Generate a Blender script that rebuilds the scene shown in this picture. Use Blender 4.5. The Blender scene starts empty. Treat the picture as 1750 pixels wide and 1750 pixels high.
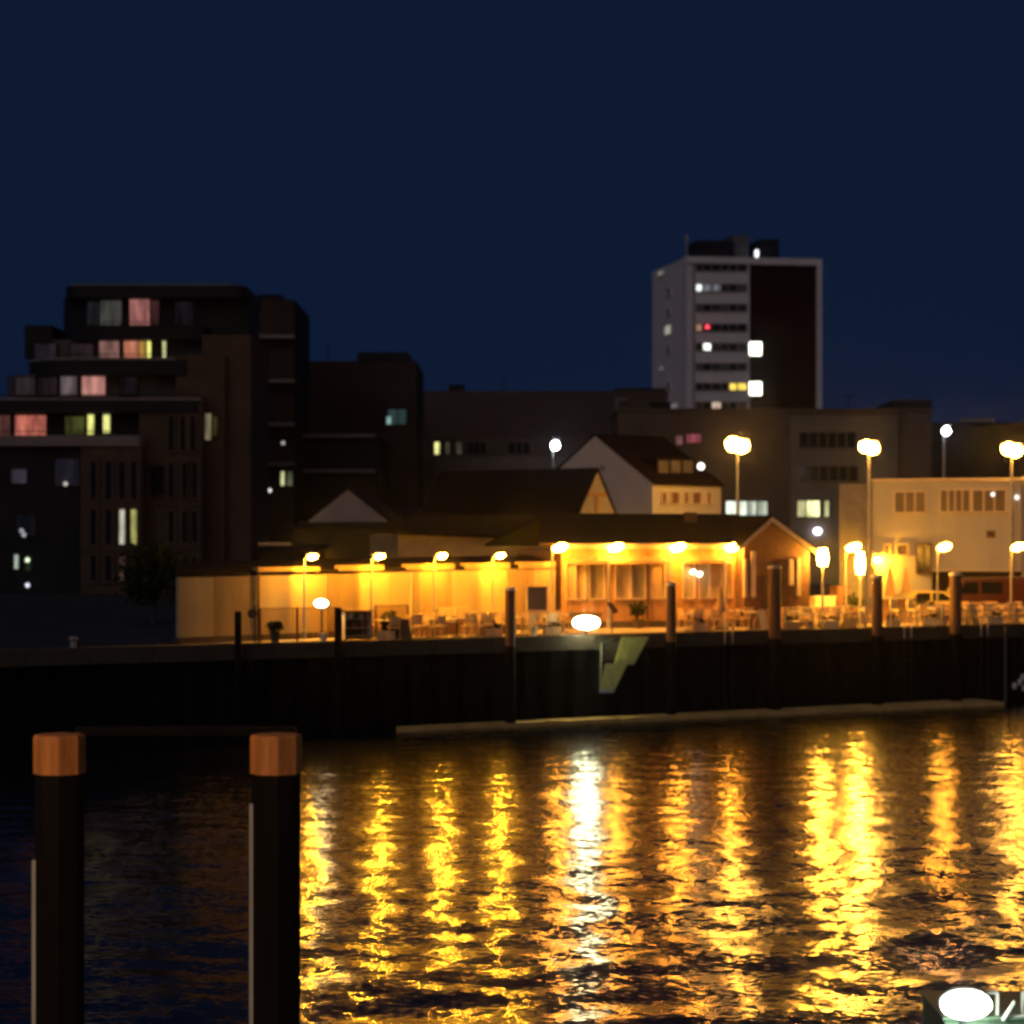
import bpy, math, random
import numpy as np
random.seed(7)
np.random.seed(7)
C = bpy.context.scene.collection
sc = bpy.context.scene
PI = math.pi

# ------------------------------------------------------------------ camera, sky, sun, exposure
F_PX, CX, HY, CAM_H = 3600.0, 875.0, 925.0, 7.5      # focal length and horizon in pixels of the 1750 px photograph
cam_d = bpy.data.cameras.new('camera')
cam = bpy.data.objects.new('camera', cam_d); C.objects.link(cam)
cam.location = (0, 0, CAM_H); cam.rotation_euler = (PI / 2, 0, 0)
cam_d.sensor_width = 36.0; cam_d.lens = 36.0 * F_PX / 1750.0
cam_d.shift_y = (HY - 875.0) / 1750.0
cam_d.clip_start = 0.1; cam_d.clip_end = 9000
cam_d.dof.use_dof = True; cam_d.dof.focus_distance = 36.0
cam_d.dof.aperture_fstop = (cam_d.lens / 1000.0) / 0.085
sc.camera = cam

world = bpy.data.worlds.new('World'); sc.world = world; world.use_nodes = True
wn = world.node_tree.nodes; wl = world.node_tree.links
for n in list(wn): wn.remove(n)
sky = wn.new('ShaderNodeTexSky'); sky.sky_type = 'NISHITA'; sky.sun_disc = False
sky.sun_elevation = math.radians(-7.0); sky.sun_rotation = math.radians(200)
sky.altitude = 0; sky.air_density = 1.0; sky.dust_density = 0.6; sky.ozone_density = 4.0
hs = wn.new('ShaderNodeMixRGB'); hs.blend_type = 'ADD'; hs.inputs[0].default_value = 1.0
bg = wn.new('ShaderNodeBackground'); bg.inputs['Strength'].default_value = 0.15
wo = wn.new('ShaderNodeOutputWorld')
wl.new(sky.outputs[0], hs.inputs[1]); hs.inputs[2].default_value = (0.026, 0.068, 0.208, 1)   # airglow of the night sky
wl.new(hs.outputs[0], bg.inputs['Color']); wl.new(bg.outputs[0], wo.inputs[0])

sun_d = bpy.data.lights.new('night_glow', 'SUN'); sun = bpy.data.objects.new('night_glow', sun_d); C.objects.link(sun)
sun_d.energy = 0.28; sun_d.color = (1.0, 0.84, 0.74); sun_d.angle = math.radians(50)
sun.rotation_euler = (math.radians(58), 0, math.radians(-22))      # soft town glow from behind the camera

sc.view_settings.view_transform = 'Standard'; sc.view_settings.look = 'None'
sc.view_settings.exposure = 0; sc.view_settings.gamma = 1; sc.view_settings.use_curve_mapping = False
cy = sc.cycles
cy.use_denoising = True
try: cy.denoiser = 'OPENIMAGEDENOISE'
except Exception: pass
cy.max_bounces = 5; cy.diffuse_bounces = 3; cy.glossy_bounces = 3; cy.transparent_max_bounces = 8; cy.volume_bounces = 0
cy.sample_clamp_direct = 0; cy.sample_clamp_indirect = 6.0
cy.caustics_reflective = False; cy.caustics_refractive = False
cy.pixel_filter_type = 'BLACKMAN_HARRIS'; cy.filter_width = 2.4
cy.use_light_tree = True

# ------------------------------------------------------------------ helpers
def lin(c):
    return tuple(((v / 255) / 12.92 if v / 255 <= 0.04045 else ((v / 255 + 0.055) / 1.055) ** 2.4) for v in c)

MATS = {}
def mat(name, col, rough=0.8, var=0.25, scale=1.5, metal=0.0, bump=0.0, streak=False):
    if name in MATS: return MATS[name]
    m = bpy.data.materials.new(name); m.use_nodes = True
    nt = m.node_tree; b = nt.nodes['Principled BSDF']
    tc = nt.nodes.new('ShaderNodeTexCoord'); mp = nt.nodes.new('ShaderNodeMapping')
    mp.inputs['Scale'].default_value = (1, 1, 0.15) if streak else (1, 1, 1)
    nz = nt.nodes.new('ShaderNodeTexNoise'); nz.inputs['Scale'].default_value = scale
    nz.inputs['Detail'].default_value = 6; nz.inputs['Roughness'].default_value = 0.65
    rp = nt.nodes.new('ShaderNodeValToRGB')
    rp.color_ramp.elements[0].position = 0.3; rp.color_ramp.elements[1].position = 0.7
    rp.color_ramp.elements[0].color = tuple(c * (1 - var) for c in col) + (1,)
    rp.color_ramp.elements[1].color = tuple(min(1, c * (1 + var)) for c in col) + (1,)
    nt.links.new(tc.outputs['Object'], mp.inputs[0]); nt.links.new(mp.outputs[0], nz.inputs['Vector'])
    nt.links.new(nz.outputs['Fac'], rp.inputs[0]); nt.links.new(rp.outputs[0], b.inputs['Base Color'])
    b.inputs['Roughness'].default_value = rough; b.inputs['Metallic'].default_value = metal
    if max(col) < 0.06: b.inputs['Specular IOR Level'].default_value = 0.12
    if bump:
        bp = nt.nodes.new('ShaderNodeBump'); bp.inputs['Strength'].default_value = bump; bp.inputs['Distance'].default_value = 0.03
        nt.links.new(nz.outputs['Fac'], bp.inputs['Height']); nt.links.new(bp.outputs[0], b.inputs['Normal'])
    MATS[name] = m
    return m

def glow(name, col, strength, var=0.0, scale=1.0):
    """something that gives off light: lamp lens or lit window"""
    if name in MATS: return MATS[name]
    m = bpy.data.materials.new(name); m.use_nodes = True
    nt = m.node_tree; nt.nodes.remove(nt.nodes['Principled BSDF'])
    e = nt.nodes.new('ShaderNodeEmission'); e.inputs['Color'].default_value = tuple(col) + (1,)
    e.inputs['Strength'].default_value = strength
    if var:
        tc = nt.nodes.new('ShaderNodeTexCoord'); mp = nt.nodes.new('ShaderNodeMapping'); mp.inputs['Scale'].default_value = (2.2, 2.2, 0.5)
        nz = nt.nodes.new('ShaderNodeTexNoise'); nz.inputs['Scale'].default_value = scale; nz.inputs['Detail'].default_value = 3
        mr = nt.nodes.new('ShaderNodeMapRange'); mr.inputs['From Min'].default_value = 0.3; mr.inputs['From Max'].default_value = 0.7
        mr.inputs['To Min'].default_value = strength * (1 - var); mr.inputs['To Max'].default_value = strength * (1 + var)
        nt.links.new(tc.outputs['Object'], mp.inputs[0]); nt.links.new(mp.outputs[0], nz.inputs['Vector'])
        nt.links.new(nz.outputs['Fac'], mr.inputs['Value']); nt.links.new(mr.outputs[0], e.inputs['Strength'])
    nt.links.new(e.outputs[0], nt.nodes['Material Output'].inputs[0])
    MATS[name] = m
    return m

def W(px, Y): return (px - CX) / F_PX * Y
def Z(py, Y): return CAM_H - (py - HY) * Y / F_PX

class Fr:
    """a vertical plane on the ground: s along it, d behind it"""
    def __init__(s, x0, y0, x1, y1):
        s.o = (x0, y0); L = math.hypot(x1 - x0, y1 - y0); s.L = L
        s.u = ((x1 - x0) / L, (y1 - y0) / L); s.n = (-s.u[1], s.u[0])
    def P(s, a, d, z): return (s.o[0] + s.u[0] * a + s.n[0] * d, s.o[1] + s.u[1] * a + s.n[1] * d, z)
    def s(s, px, d=0.0):
        k = (px - CX) / F_PX; ox = s.o[0] + s.n[0] * d; oy = s.o[1] + s.n[1] * d
        return (k * oy - ox) / (s.u[0] - k * s.u[1])
    def Y(s, px, d=0.0): return s.P(s.s(px, d), d, 0)[1]
    def z(s, px, py, d=0.0): return Z(py, s.Y(px, d))
    @staticmethod
    def px(px0, Y0, px1, Y1): return Fr(W(px0, Y0), Y0, W(px1, Y1), Y1)

IDF = Fr(0, 0, 1, 0)
class MB:
    def __init__(s): s.v = []; s.f = []; s.sm = False
    def add(s, vs, fs):
        k = len(s.v); s.v += [tuple(v) for v in vs]; s.f += [tuple(i + k for i in f) for f in fs]; return s
    def fbox(s, F, s0, s1, d0, d1, z0, z1):
        vs = [F.P(a, d, z) for z in (z0, z1) for (a, d) in ((s0, d0), (s1, d0), (s1, d1), (s0, d1))]
        return s.add(vs, [(0, 3, 2, 1), (4, 5, 6, 7), (0, 1, 5, 4), (1, 2, 6, 5), (2, 3, 7, 6), (3, 0, 4, 7)])
    def box(s, x0, x1, y0, y1, z0, z1): return s.fbox(IDF, x0, x1, y0, y1, z0, z1)
    def prism(s, F, pts, d0, d1):
        """polygon (s, z) in the plane of F extruded from d0 to d1"""
        n = len(pts)
        vs = [F.P(a, d0, z) for a, z in pts] + [F.P(a, d1, z) for a, z in pts]
        return s.add(vs, [tuple(range(n)), tuple(range(2 * n - 1, n - 1, -1))] + [(i, i + n, (i + 1) % n + n, (i + 1) % n) for i in range(n)])
    def slab(s, pts, t):
        """thick sheet through 4 points, t downward"""
        vs = list(pts) + [(p[0], p[1], p[2] - t) for p in pts]; n = len(pts)
        return s.add(vs, [tuple(range(n)), tuple(range(2 * n - 1, n - 1, -1))] + [(i, i + n, (i + 1) % n + n, (i + 1) % n) for i in range(n)])
    def tube(s, pts, r, n=8, caps=True):
        rs = r if isinstance(r, (list, tuple)) else [r] * len(pts)
        k0 = len(s.v)
        for i, p in enumerate(pts):
            a = pts[max(0, i - 1)]; b = pts[min(len(pts) - 1, i + 1)]
            t = np.array(b, float) - np.array(a, float); t /= max(1e-9, np.linalg.norm(t))
            up = np.array((0, 0, 1.0)) if abs(t[2]) < 0.9 else np.array((1.0, 0, 0))
            e1 = np.cross(t, up); e1 /= np.linalg.norm(e1); e2 = np.cross(t, e1)
            for j in range(n):
                q = 2 * PI * (j + 0.5) / n
                s.v.append(tuple(np.array(p) + rs[i] * (math.cos(q) * e1 + math.sin(q) * e2)))
        for i in range(len(pts) - 1):
            for j in range(n):
                a = k0 + i * n + j; b = k0 + i * n + (j + 1) % n
                s.f.append((a, b, b + n, a + n))
        if caps:
            s.f.append(tuple(k0 + j for j in range(n))[::-1]); s.f.append(tuple(k0 + (len(pts) - 1) * n + j for j in range(n)))
        return s
    def ell(s, c, r, n=10, m=6, rot=0.0):
        """ellipsoid; rot tilts it in the x-z plane"""
        k0 = len(s.v); cr, sr = math.cos(rot), math.sin(rot)
        for i in range(m + 1):
            th = PI * i / m
            for j in range(n):
                ph = 2 * PI * j / n
                x = r[0] * math.sin(th) * math.cos(ph); y = r[1] * math.sin(th) * math.sin(ph); z = r[2] * math.cos(th)
                s.v.append((c[0] + x * cr - z * sr, c[1] + y, c[2] + x * sr + z * cr))
        for i in range(m):
            for j in range(n):
                a = k0 + i * n + j; b = k0 + i * n + (j + 1) % n
                s.f.append((a, a + n, b + n, b))
        s.sm = True
        return s

OFF = {}
def tag(o, label=None, cat=None, group=None, kind=None):
    if label: o['label'] = label
    if cat: o['category'] = cat
    if group: o['group'] = group
    if kind: o['kind'] = kind
    return o
def thing(name, loc, label, cat, group=None, rotz=0.0):
    o = bpy.data.objects.new(name, None); C.objects.link(o); o.location = loc; o.rotation_euler.z = rotz
    o.empty_display_size = 0.3
    tag(o, label, cat, group); OFF[o.name] = tuple(loc) if rotz == 0 else (0, 0, 0)
    return o
def part(name, mb, m, parent=None, label=None, kind=None):
    off = OFF.get(parent.name, (0, 0, 0)) if parent else (0, 0, 0)
    me = bpy.data.meshes.new(name)
    me.from_pydata([(v[0] - off[0], v[1] - off[1], v[2] - off[2]) for v in mb.v], [], mb.f)
    me.materials.append(m); me.update()
    if mb.sm: me.polygons.foreach_set('use_smooth', [True] * len(me.polygons))
    o = bpy.data.objects.new(name, me); C.objects.link(o)
    if parent: o.parent = parent
    OFF[o.name] = off
    if label: o['label'] = label
    if kind: o['kind'] = kind
    return o
def struct(name, mb, m, label=None):
    o = part(name, mb, m); o['kind'] = 'structure'
    if label: o['label'] = label
    return o
KIDS = {}
def kids(o): return [c for c in o.children]
def copy_tree(o, loc=None, rotz=None, label=None, group=None, parent=None):
    c = o.copy(); C.objects.link(c)
    if parent: c.parent = parent
    for ch in kids(o): copy_tree(ch, parent=c)
    if loc is not None: c.location = loc
    if rotz is not None: c.rotation_euler.z = rotz
    if label: c['label'] = label
    if group: c['group'] = group
    return c

def window(root, F, px0, px1, py0, py1, pane, frame, nm=0, d=0.0, fw=0.09, name='window', label=None, nh=0):
    s0, s1 = F.s(px0, d), F.s(px1, d); zt = F.z((px0 + px1) / 2, py0, d); zb = F.z((px0 + px1) / 2, py1, d)
    mb = MB()
    mb.fbox(F, s0 - fw, s0, d - 0.14, d - 0.004, zb - fw, zt + fw); mb.fbox(F, s1, s1 + fw, d - 0.14, d - 0.004, zb - fw, zt + fw)
    mb.fbox(F, s0, s1, d - 0.137, d - 0.004, zt, zt + fw); mb.fbox(F, s0, s1, d - 0.18, d - 0.004, zb - fw, zb)
    for i in range(nm):
        a = s0 + (s1 - s0) * (i + 1) / (nm + 1); mb.fbox(F, a - 0.04, a + 0.04, d - 0.12, d - 0.02, zb, zt)
    for i in range(nh):
        a = zb + (zt - zb) * (i + 1) / (nh + 1); mb.fbox(F, s0, s1, d - 0.115, d - 0.02, a - 0.03, a + 0.03)
    w = part(name, mb, frame, root, label)
    part('pane', MB().fbox(F, s0, s1, d - 0.05, d - 0.012, zb, zt), pane, w)
    return w

# ------------------------------------------------------------------ materials
SOD = (1.0, 0.42, 0.016)
M_concrete = mat('concrete', (0.30, 0.27, 0.23), 0.85, 0.25, 0.8, bump=0.3)
M_coping = mat('coping_concrete', (0.085, 0.062, 0.038), 0.85, 0.3, 1.2, bump=0.3)
M_paving = mat('terrace_paving', (0.42, 0.37, 0.30), 0.8, 0.2, 1.6)
M_asphalt = mat('asphalt', (0.045, 0.045, 0.05), 0.9, 0.3, 0.5)
M_sheet = mat('steel_sheet_piling', (0.005, 0.005, 0.005), 0.7, 0.4, 1.5, streak=True)
M_timber = mat('tarred_timber', (0.010, 0.007, 0.006), 0.8, 0.4, 3, streak=True)
M_brownpile = mat('weathered_timber', (0.14, 0.07, 0.04), 0.8, 0.35, 4, streak=True)
M_cap = mat('white_pile_cap', (0.75, 0.72, 0.65), 0.5, 0.08)
M_orange = mat('orange_painted_timber', (0.60, 0.22, 0.05), 0.7, 0.45, 5, streak=True)
M_edge = mat('pale_edge_strip', (0.45, 0.44, 0.42), 0.5, 0.25, 2.5, streak=True)
M_render = mat('cream_render', (0.44, 0.42, 0.37), 0.85, 0.12, 0.7, streak=True)
M_wallpanel = mat('harbour_wall_panel', (0.50, 0.38, 0.21), 0.8, 0.16, 0.9, streak=True)
M_wallpanel2 = mat('harbour_wall_panel_dull', (0.36, 0.25, 0.13), 0.8, 0.25, 1.4, streak=True)
M_white = mat('white_render', (0.55, 0.52, 0.50), 0.85, 0.10, 0.6)
M_roof = mat('dark_roof', (0.011, 0.0055, 0.005), 0.85, 0.35, 2)
M_board = mat('stained_boards', (0.50, 0.28, 0.10), 0.7, 0.25, 3, streak=True)
M_brick = mat('dark_red_brick', (0.14, 0.07, 0.038), 0.85, 0.3, 5)
M_trim = mat('cream_trim', (0.64, 0.52, 0.38), 0.7, 0.1)
M_towerw = mat('tower_white_panels', (0.80, 0.74, 0.76), 0.8, 0.10, 0.4)
M_towerd = mat('tower_dark_cladding', (0.030, 0.008, 0.008), 0.8, 0.2, 0.3)
M_aptbrick = mat('brown_facade_brick', (0.075, 0.048, 0.034), 0.9, 0.3, 0.8)
M_aptdark = mat('anthracite_cladding', (0.018, 0.018, 0.022), 0.6, 0.3, 0.5)
M_aptband = mat('balcony_band', (0.20, 0.18, 0.18), 0.8, 0.2)
M_office = mat('office_facade_dark', (0.05, 0.035, 0.032), 0.85, 0.25, 0.3)
M_officeb = mat('office_facade_brown', (0.105, 0.075, 0.06), 0.85, 0.2, 0.3)
M_officeg = mat('office_facade_grey', (0.17, 0.15, 0.125), 0.85, 0.2, 0.3)
M_glass = mat('dark_glass', (0.012, 0.014, 0.018), 0.12, 0.2)
M_frame = mat('window_frame', (0.25, 0.24, 0.23), 0.6, 0.1)
M_dframe = mat('dark_frame', (0.04, 0.035, 0.035), 0.6, 0.1)
M_metal = mat('galvanised_metal', (0.42, 0.41, 0.39), 0.45, 0.15, 4, metal=0.3)
M_dmetal = mat('dark_metal', (0.03, 0.03, 0.03), 0.5, 0.2)
M_chair = mat('oiled_teak', (0.62, 0.42, 0.22), 0.6, 0.3, 6, streak=True)
M_table = mat('pale_table_top', (0.62, 0.55, 0.42), 0.5, 0.15, 3)
M_sofa = mat('yellow_cushion_fabric', (0.85, 0.72, 0.30), 0.9, 0.15, 4)
M_wick = mat('brown_wicker', (0.20, 0.11, 0.06), 0.8, 0.4, 12)
M_red = mat('dark_red_paint', (0.07, 0.02, 0.014), 0.3, 0.1)
M_yellowcar = mat('pale_yellow_paint', (0.62, 0.50, 0.16), 0.3, 0.08)
M_tyre = mat('tyre_rubber', (0.02, 0.02, 0.02), 0.9, 0.1)
M_leaf = mat('foliage', (0.03, 0.04, 0.014), 0.8, 0.5, 2)
M_bark = mat('bark', (0.08, 0.055, 0.04), 0.9, 0.3, 6)
M_canvas = mat('canvas', (0.42, 0.27, 0.13), 0.9, 0.2, 5, streak=True)
M_gang = mat('gangway_plate', (0.88, 0.86, 0.24), 0.6, 0.2, 3, streak=True)
M_green = mat('green_lamp_glare', (0.10, 0.16, 0.10), 0.5, 0.2, 2)  # green of the deck lamp's glare, put into the housing colour
M_navy = mat('dark_board', (0.16, 0.12, 0.10), 0.7, 0.15)
M_tide = mat('pale_timber_boom', (0.85, 0.50, 0.16), 0.8, 0.3, 0.8)

G_sod = glow('sodium_lens', (1.0, 0.41, 0.022), 1300.0)
G_sodhut = glow('sodium_lens_hut', (1.0, 0.37, 0.03), 270.0)
G_sodtall = glow('sodium_lens_tall', (1.0, 0.45, 0.065), 150.0)
G_white = glow('cool_white_lens', (0.86, 0.90, 1.0), 60.0)
G_flood = glow('floodlight_lens', (0.97, 1.0, 0.60), 75.0)
G_deck = glow('deck_lamp_lens', (0.84, 1.0, 0.86), 70.0)
def winglow(r, g, b, k=1.0, var=0.6, sc_=0.9):
    c = lin((r, g, b)); return glow('lit_window_%d_%d_%d_%d' % (r, g, b, int(k * 10)), c, k, var, sc_)

# ------------------------------------------------------------------ the quay line
A = (-8.1, 81.1); B = (22.2, 98.2)
Q = Fr(A[0], A[1], B[0], B[1])
GZ = 3.6                                       # quay level above the water
def QP(px, d, z=GZ): return Q.P(Q.s(px, d), d, z)

# water ------------------------------------------------------------
def make_water():
    dx = 0.12
    xs = np.arange(-26, 38.01, dx); ys = np.arange(20, 106.01, dx)
    X, Y = np.meshgrid(xs, ys)
    H = np.zeros_like(X)
    rng = np.random.RandomState(11)
    def waves(n, l0, l1, slope, spread, main):
        h = np.zeros_like(X)
        for i in range(n):
            lam = math.exp(rng.uniform(math.log(l0), math.log(l1))); k = 2 * PI / lam
            th = main + rng.normal(0, spread); ph = rng.uniform(0, 2 * PI)
            a = slope / k * math.sqrt(2.0 / n)
            h += a * np.sin(k * (X * math.cos(th) + Y * math.sin(th)) + ph)
        return h
    # fine wind ripples die out in patches; the wake of a passing boat lies over them
    patch = 0.5 + 0.5 * np.tanh(1.5 * (np.sin(0.11 * X + 0.23 * Y + 1.0) + 0.7 * np.sin(0.31 * Y - 0.05 * X)))
    H += waves(34, 0.40, 0.9, 0.022, 0.60, 1.5) * (0.5 + 0.5 * patch)
    near = 1.0 / (1.0 + np.exp((Y - 47) / 4.0))
    H += waves(30, 1.0, 2.2, 0.036, 0.90, 1.6) * (0.55 + 0.35 * near)
    H += waves(14, 2.4, 5.5, 0.024, 1.2, 1.1) * (0.4 + 0.8 * near)
    fade = np.clip((X + 26) / 3, 0, 1) * np.clip((38 - X) / 3, 0, 1) * np.clip((Y - 20) / 3, 0, 1) * np.clip((106 - Y) / 3, 0, 1)
    H *= fade
    ny, nx = X.shape
    V = np.stack([X, Y, H], -1).reshape(-1, 3)
    i = np.arange(ny - 1)[:, None] * nx + np.arange(nx - 1)[None, :]
    Fq = np.stack([i, i + 1, i + nx + 1, i + nx], -1).reshape(-1, 4)
    x0, x1, y0, y1 = xs[0], xs[-1], ys[0], ys[-1]
    R = 1500
    extra = np.array([(-R, -R, 0), (R, -R, 0), (R, R, 0), (-R, R, 0)], float)
    base = len(V); V = np.vstack([V, extra])
    c = [0, nx - 1, ny * nx - 1, (ny - 1) * nx]
    Fx = np.array([(base, base + 1, c[1], c[0]), (base + 1, base + 2, c[2], c[1]), (base + 2, base + 3, c[3], c[2]), (base + 3, base, c[0], c[3])])
    Fq = np.vstack([Fq, Fx])
    me = bpy.data.meshes.new('water')
    me.vertices.add(len(V)); me.vertices.foreach_set('co', V.ravel())
    me.loops.add(len(Fq) * 4); me.loops.foreach_set('vertex_index', Fq.ravel().astype(np.int32))
    me.polygons.add(len(Fq)); me.polygons.foreach_set('loop_start', (np.arange(len(Fq)) * 4).astype(np.int32))
    me.polygons.foreach_set('use_smooth', np.ones(len(Fq), bool))
    me.update(calc_edges=True); me.validate()
    m = bpy.data.materials.new('harbour_water'); m.use_nodes = True
    nt = m.node_tree; b = nt.nodes['Principled BSDF']
    b.inputs['Base Color'].default_value = (0.006, 0.008, 0.012, 1); b.inputs['Roughness'].default_value = 0.155
    b.inputs['IOR'].default_value = 1.333
    tc = nt.nodes.new('ShaderNodeTexCoord'); mp = nt.nodes.new('ShaderNodeMapping'); mp.inputs['Scale'].default_value = (1.0, 1.5, 1)
    nz = nt.nodes.new('ShaderNodeTexNoise'); nz.inputs['Scale'].default_value = 5.5; nz.inputs['Detail'].default_value = 3.5; nz.inputs['Roughness'].default_value = 0.55
    sub = nt.nodes.new('ShaderNodeVectorMath'); sub.operation = 'SUBTRACT'; sub.inputs[1].default_value = (0.5, 0.5, 0.5)
    mul = nt.nodes.new('ShaderNodeVectorMath'); mul.operation = 'MULTIPLY'; mul.inputs[1].default_value = (0.15, 0.42, 0.0)
    geo = nt.nodes.new('ShaderNodeNewGeometry')
    add = nt.nodes.new('ShaderNodeVectorMath'); add.operation = 'ADD'
    nrm = nt.nodes.new('ShaderNodeVectorMath'); nrm.operation = 'NORMALIZE'
    L = nt.links.new
    L(tc.outputs['Object'], mp.inputs[0]); L(mp.outputs[0], nz.inputs['Vector']); L(nz.outputs['Color'], sub.inputs[0])
    L(sub.outputs[0], mul.inputs[0]); L(mul.outputs[0], add.inputs[0]); L(geo.outputs['Normal'], add.inputs[1])
    L(add.outputs[0], nrm.inputs[0]); L(nrm.outputs[0], b.inputs['Normal'])
    me.materials.append(m)
    o = bpy.data.objects.new('water', me); C.objects.link(o); o['kind'] = 'structure'
    o['label'] = 'dark rippled harbour water with long lamp reflections'
make_water()

# land, quay wall, coping -------------------------------------------
struct('ground', MB().add([Q.P(-900, 0.3, GZ - 0.03), Q.P(1200, 0.3, GZ - 0.03), Q.P(1200, 2600, GZ - 0.03), Q.P(-900, 2600, GZ - 0.03)], [(0, 1, 2, 3)]), M_asphalt)
struct('quay_pavement', MB().slab([Q.P(-4.5, 0.9, GZ), Q.P(62, 0.9, GZ), Q.P(62, 26, GZ), Q.P(Q.s(345, 26), 26, GZ)], 0.2), M_paving)
qw = struct('quay_wall', MB().fbox(Q, -80, 90, 0.45, 1.2, -3, GZ - 0.1), M_sheet)
sp = MB().prism(Fr(0, 0, 1, 0), [(0, 0), (1, 0)], 0, 0) if False else MB()
prof = [(0.0, 0.42), (0.20, 0.42), (0.38, 0.10), (0.82, 0.10), (1.0, 0.42), (1.2, 0.42)]
vs = [(a, d, z) for z in (-2.5, GZ - 0.62) for a, d in prof]
sp.add(vs, [(i, i + 1, i + 7, i + 6) for i in range(5)])
sp_me = bpy.data.meshes.new('sheet_pile'); sp_me.from_pydata(sp.v, [], sp.f); sp_me.materials.append(M_sheet)
cb = MB().box(0.015, 2.385, 0.0, 0.9, -0.6, 0.012)
cb_me = bpy.data.meshes.new('coping_block'); cb_me.from_pydata(cb.v, [], cb.f); cb_me.materials.append(M_coping)
ang = math.atan2(Q.u[1], Q.u[0])
for i in range(60):
    o = bpy.data.objects.new('sheet_pile', sp_me); C.objects.link(o); o.parent = qw
    o.location = Q.P(-20.4 + 1.2 * i, 0, 0); o.rotation_euler.z = ang
for i in range(30):
    o = bpy.data.objects.new('coping_block', cb_me); C.objects.link(o); o.parent = qw
    o.location = Q.P(-20.4 + 2.4 * i, 0, GZ + random.uniform(-0.008, 0.008)); o.rotation_euler.z = ang
# pale floating boom along the foot of the wall
def boom():
    root = thing('floating_boom', Q.P(10, -0.6, 0), 'long pale timber boom floating at the foot of the quay wall', 'boom')
    s0 = Q.s(690, -0.6); s1 = Q.s(1712, -1.6); n = 9
    for i in range(n):
        a = s0 + (s1 - s0) * i / n; b = s0 + (s1 - s0) * (i + 1) / n - 0.08
        w0 = 0.35 + 1.5 * (i / n); w1 = 0.35 + 1.5 * ((i + 1) / n)
        part('plank', MB().slab([Q.P(a, -w0, 0.16), Q.P(b, -w1, 0.16), Q.P(b, 0.05, 0.19), Q.P(a, 0.05, 0.19)], 0.3), M_tide, root)
boom()

# ------------------------------------------------------------------ mooring piles
def near_pile(px, strip, label):
    Y = 24.5; x = W(px, Y); r = 0.292; zt = Z(1255, Y); zc = Z(1321, Y)
    root = thing('mooring_pile', (x, Y, -3), label, 'mooring pile', 'mooring piles in front of the camera')
    ph = 0.18
    def octa(rad, z0, z1):
        mb = MB(); n = 8
        vs = [(x + rad * math.cos(2 * PI * (j / n) + ph), Y + rad * math.sin(2 * PI * (j / n) + ph), z) for z in (z0, z1) for j in range(n)]
        return mb.add(vs, [tuple(range(n))[::-1], tuple(range(n, 2 * n))] + [(j, (j + 1) % n, (j + 1) % n + n, j + n) for j in range(n)])
    part('shaft', octa(r * 0.96, -3, zc), M_timber, root)
    part('cap', octa(r * 1.03, zc, zt - 0.03).add([(x + r * q * math.cos(2 * PI * j / 8 + ph), Y + r * q * math.sin(2 * PI * j / 8 + ph), z) for q, z in ((1.03, zt - 0.03), (0.96, zt)) for j in range(8)],
         [(j, (j + 1) % 8, (j + 1) % 8 + 8, j + 8) for j in range(8)] + [tuple(range(8, 16))]), M_orange, root)
    part('edge_strip', MB().box(x - r - 0.008, x - r + 0.036, Y - 0.11, Y - 0.03, -1.5, zc - strip), M_edge, root)  # pale strip down the left edge of the shaft
near_pile(102, 1.0, 'left of the two black mooring piles with orange cap, near the left edge')
near_pile(472, 0.35, 'right of the two black mooring piles with orange cap, beside the lamp reflections')
bm = MB().box(W(120, 26), W(500, 26), 26.3, 26.5, Z(1256, 26.4), Z(1242, 26.4))
tag(part('mooring_beam', bm, M_timber), 'dark horizontal timber beam between the two orange-capped piles', 'beam')

def quay_pile(px, pytop, wpx, mt, capm, label):
    d = -0.35; s = Q.s(px, d); x, y, _ = Q.P(s, d, 0); r = wpx * y / F_PX / 2; zt = Z(pytop, y)
    root = thing('quay_pile', (x, y, -2.5), label, 'mooring pile', 'mooring piles standing along the quay edge')
    part('shaft', MB().tube([(x, y, GZ - 0.35), (x, y, zt - 0.14)], [r, r * 0.97], 14), mt, root)
    part('tarred_foot', MB().tube([(x, y, -2.5), (x, y, 1.0), (x, y, GZ - 0.35)], [r * 1.06, r * 1.04, r * 1.02], 14), M_timber, root)
    if capm: part('cap', MB().tube([(x, y, zt - 0.14), (x, y, zt - 0.05), (x, y, zt)], [r * 1.12, r * 1.1, r * 0.6], 14), capm, root)
    else: part('cap', MB().tube([(x, y, zt - 0.14), (x, y, zt)], [r * 0.97, r * 0.9], 14), mt, root)
quay_pile(407, 1045, 13, M_timber, None, 'short black mooring pile at the dim left end of the pale wall')
quay_pile(578, 1038, 14, M_timber, None, 'short black mooring pile beside the cabinet with shelves')
quay_pile(872, 1003, 18, M_brownpile, M_cap, 'brown mooring pile with white cap between the yellow seats and the framed board')
quay_pile(1147, 995, 17, M_brownpile, M_cap, 'mooring pile with pale top just right of the lit gangway')
quay_pile(1324, 966, 22, M_brownpile, M_trim, 'tallest mooring pile, in front of the brown gable')
quay_pile(1499, 982, 19, M_brownpile, M_cap, 'mooring pile with pale cap below the bright yellow wall corner')
quay_pile(1633, 978, 21, M_brownpile, M_cap, 'mooring pile with pale cap in front of the dark red van')

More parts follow.
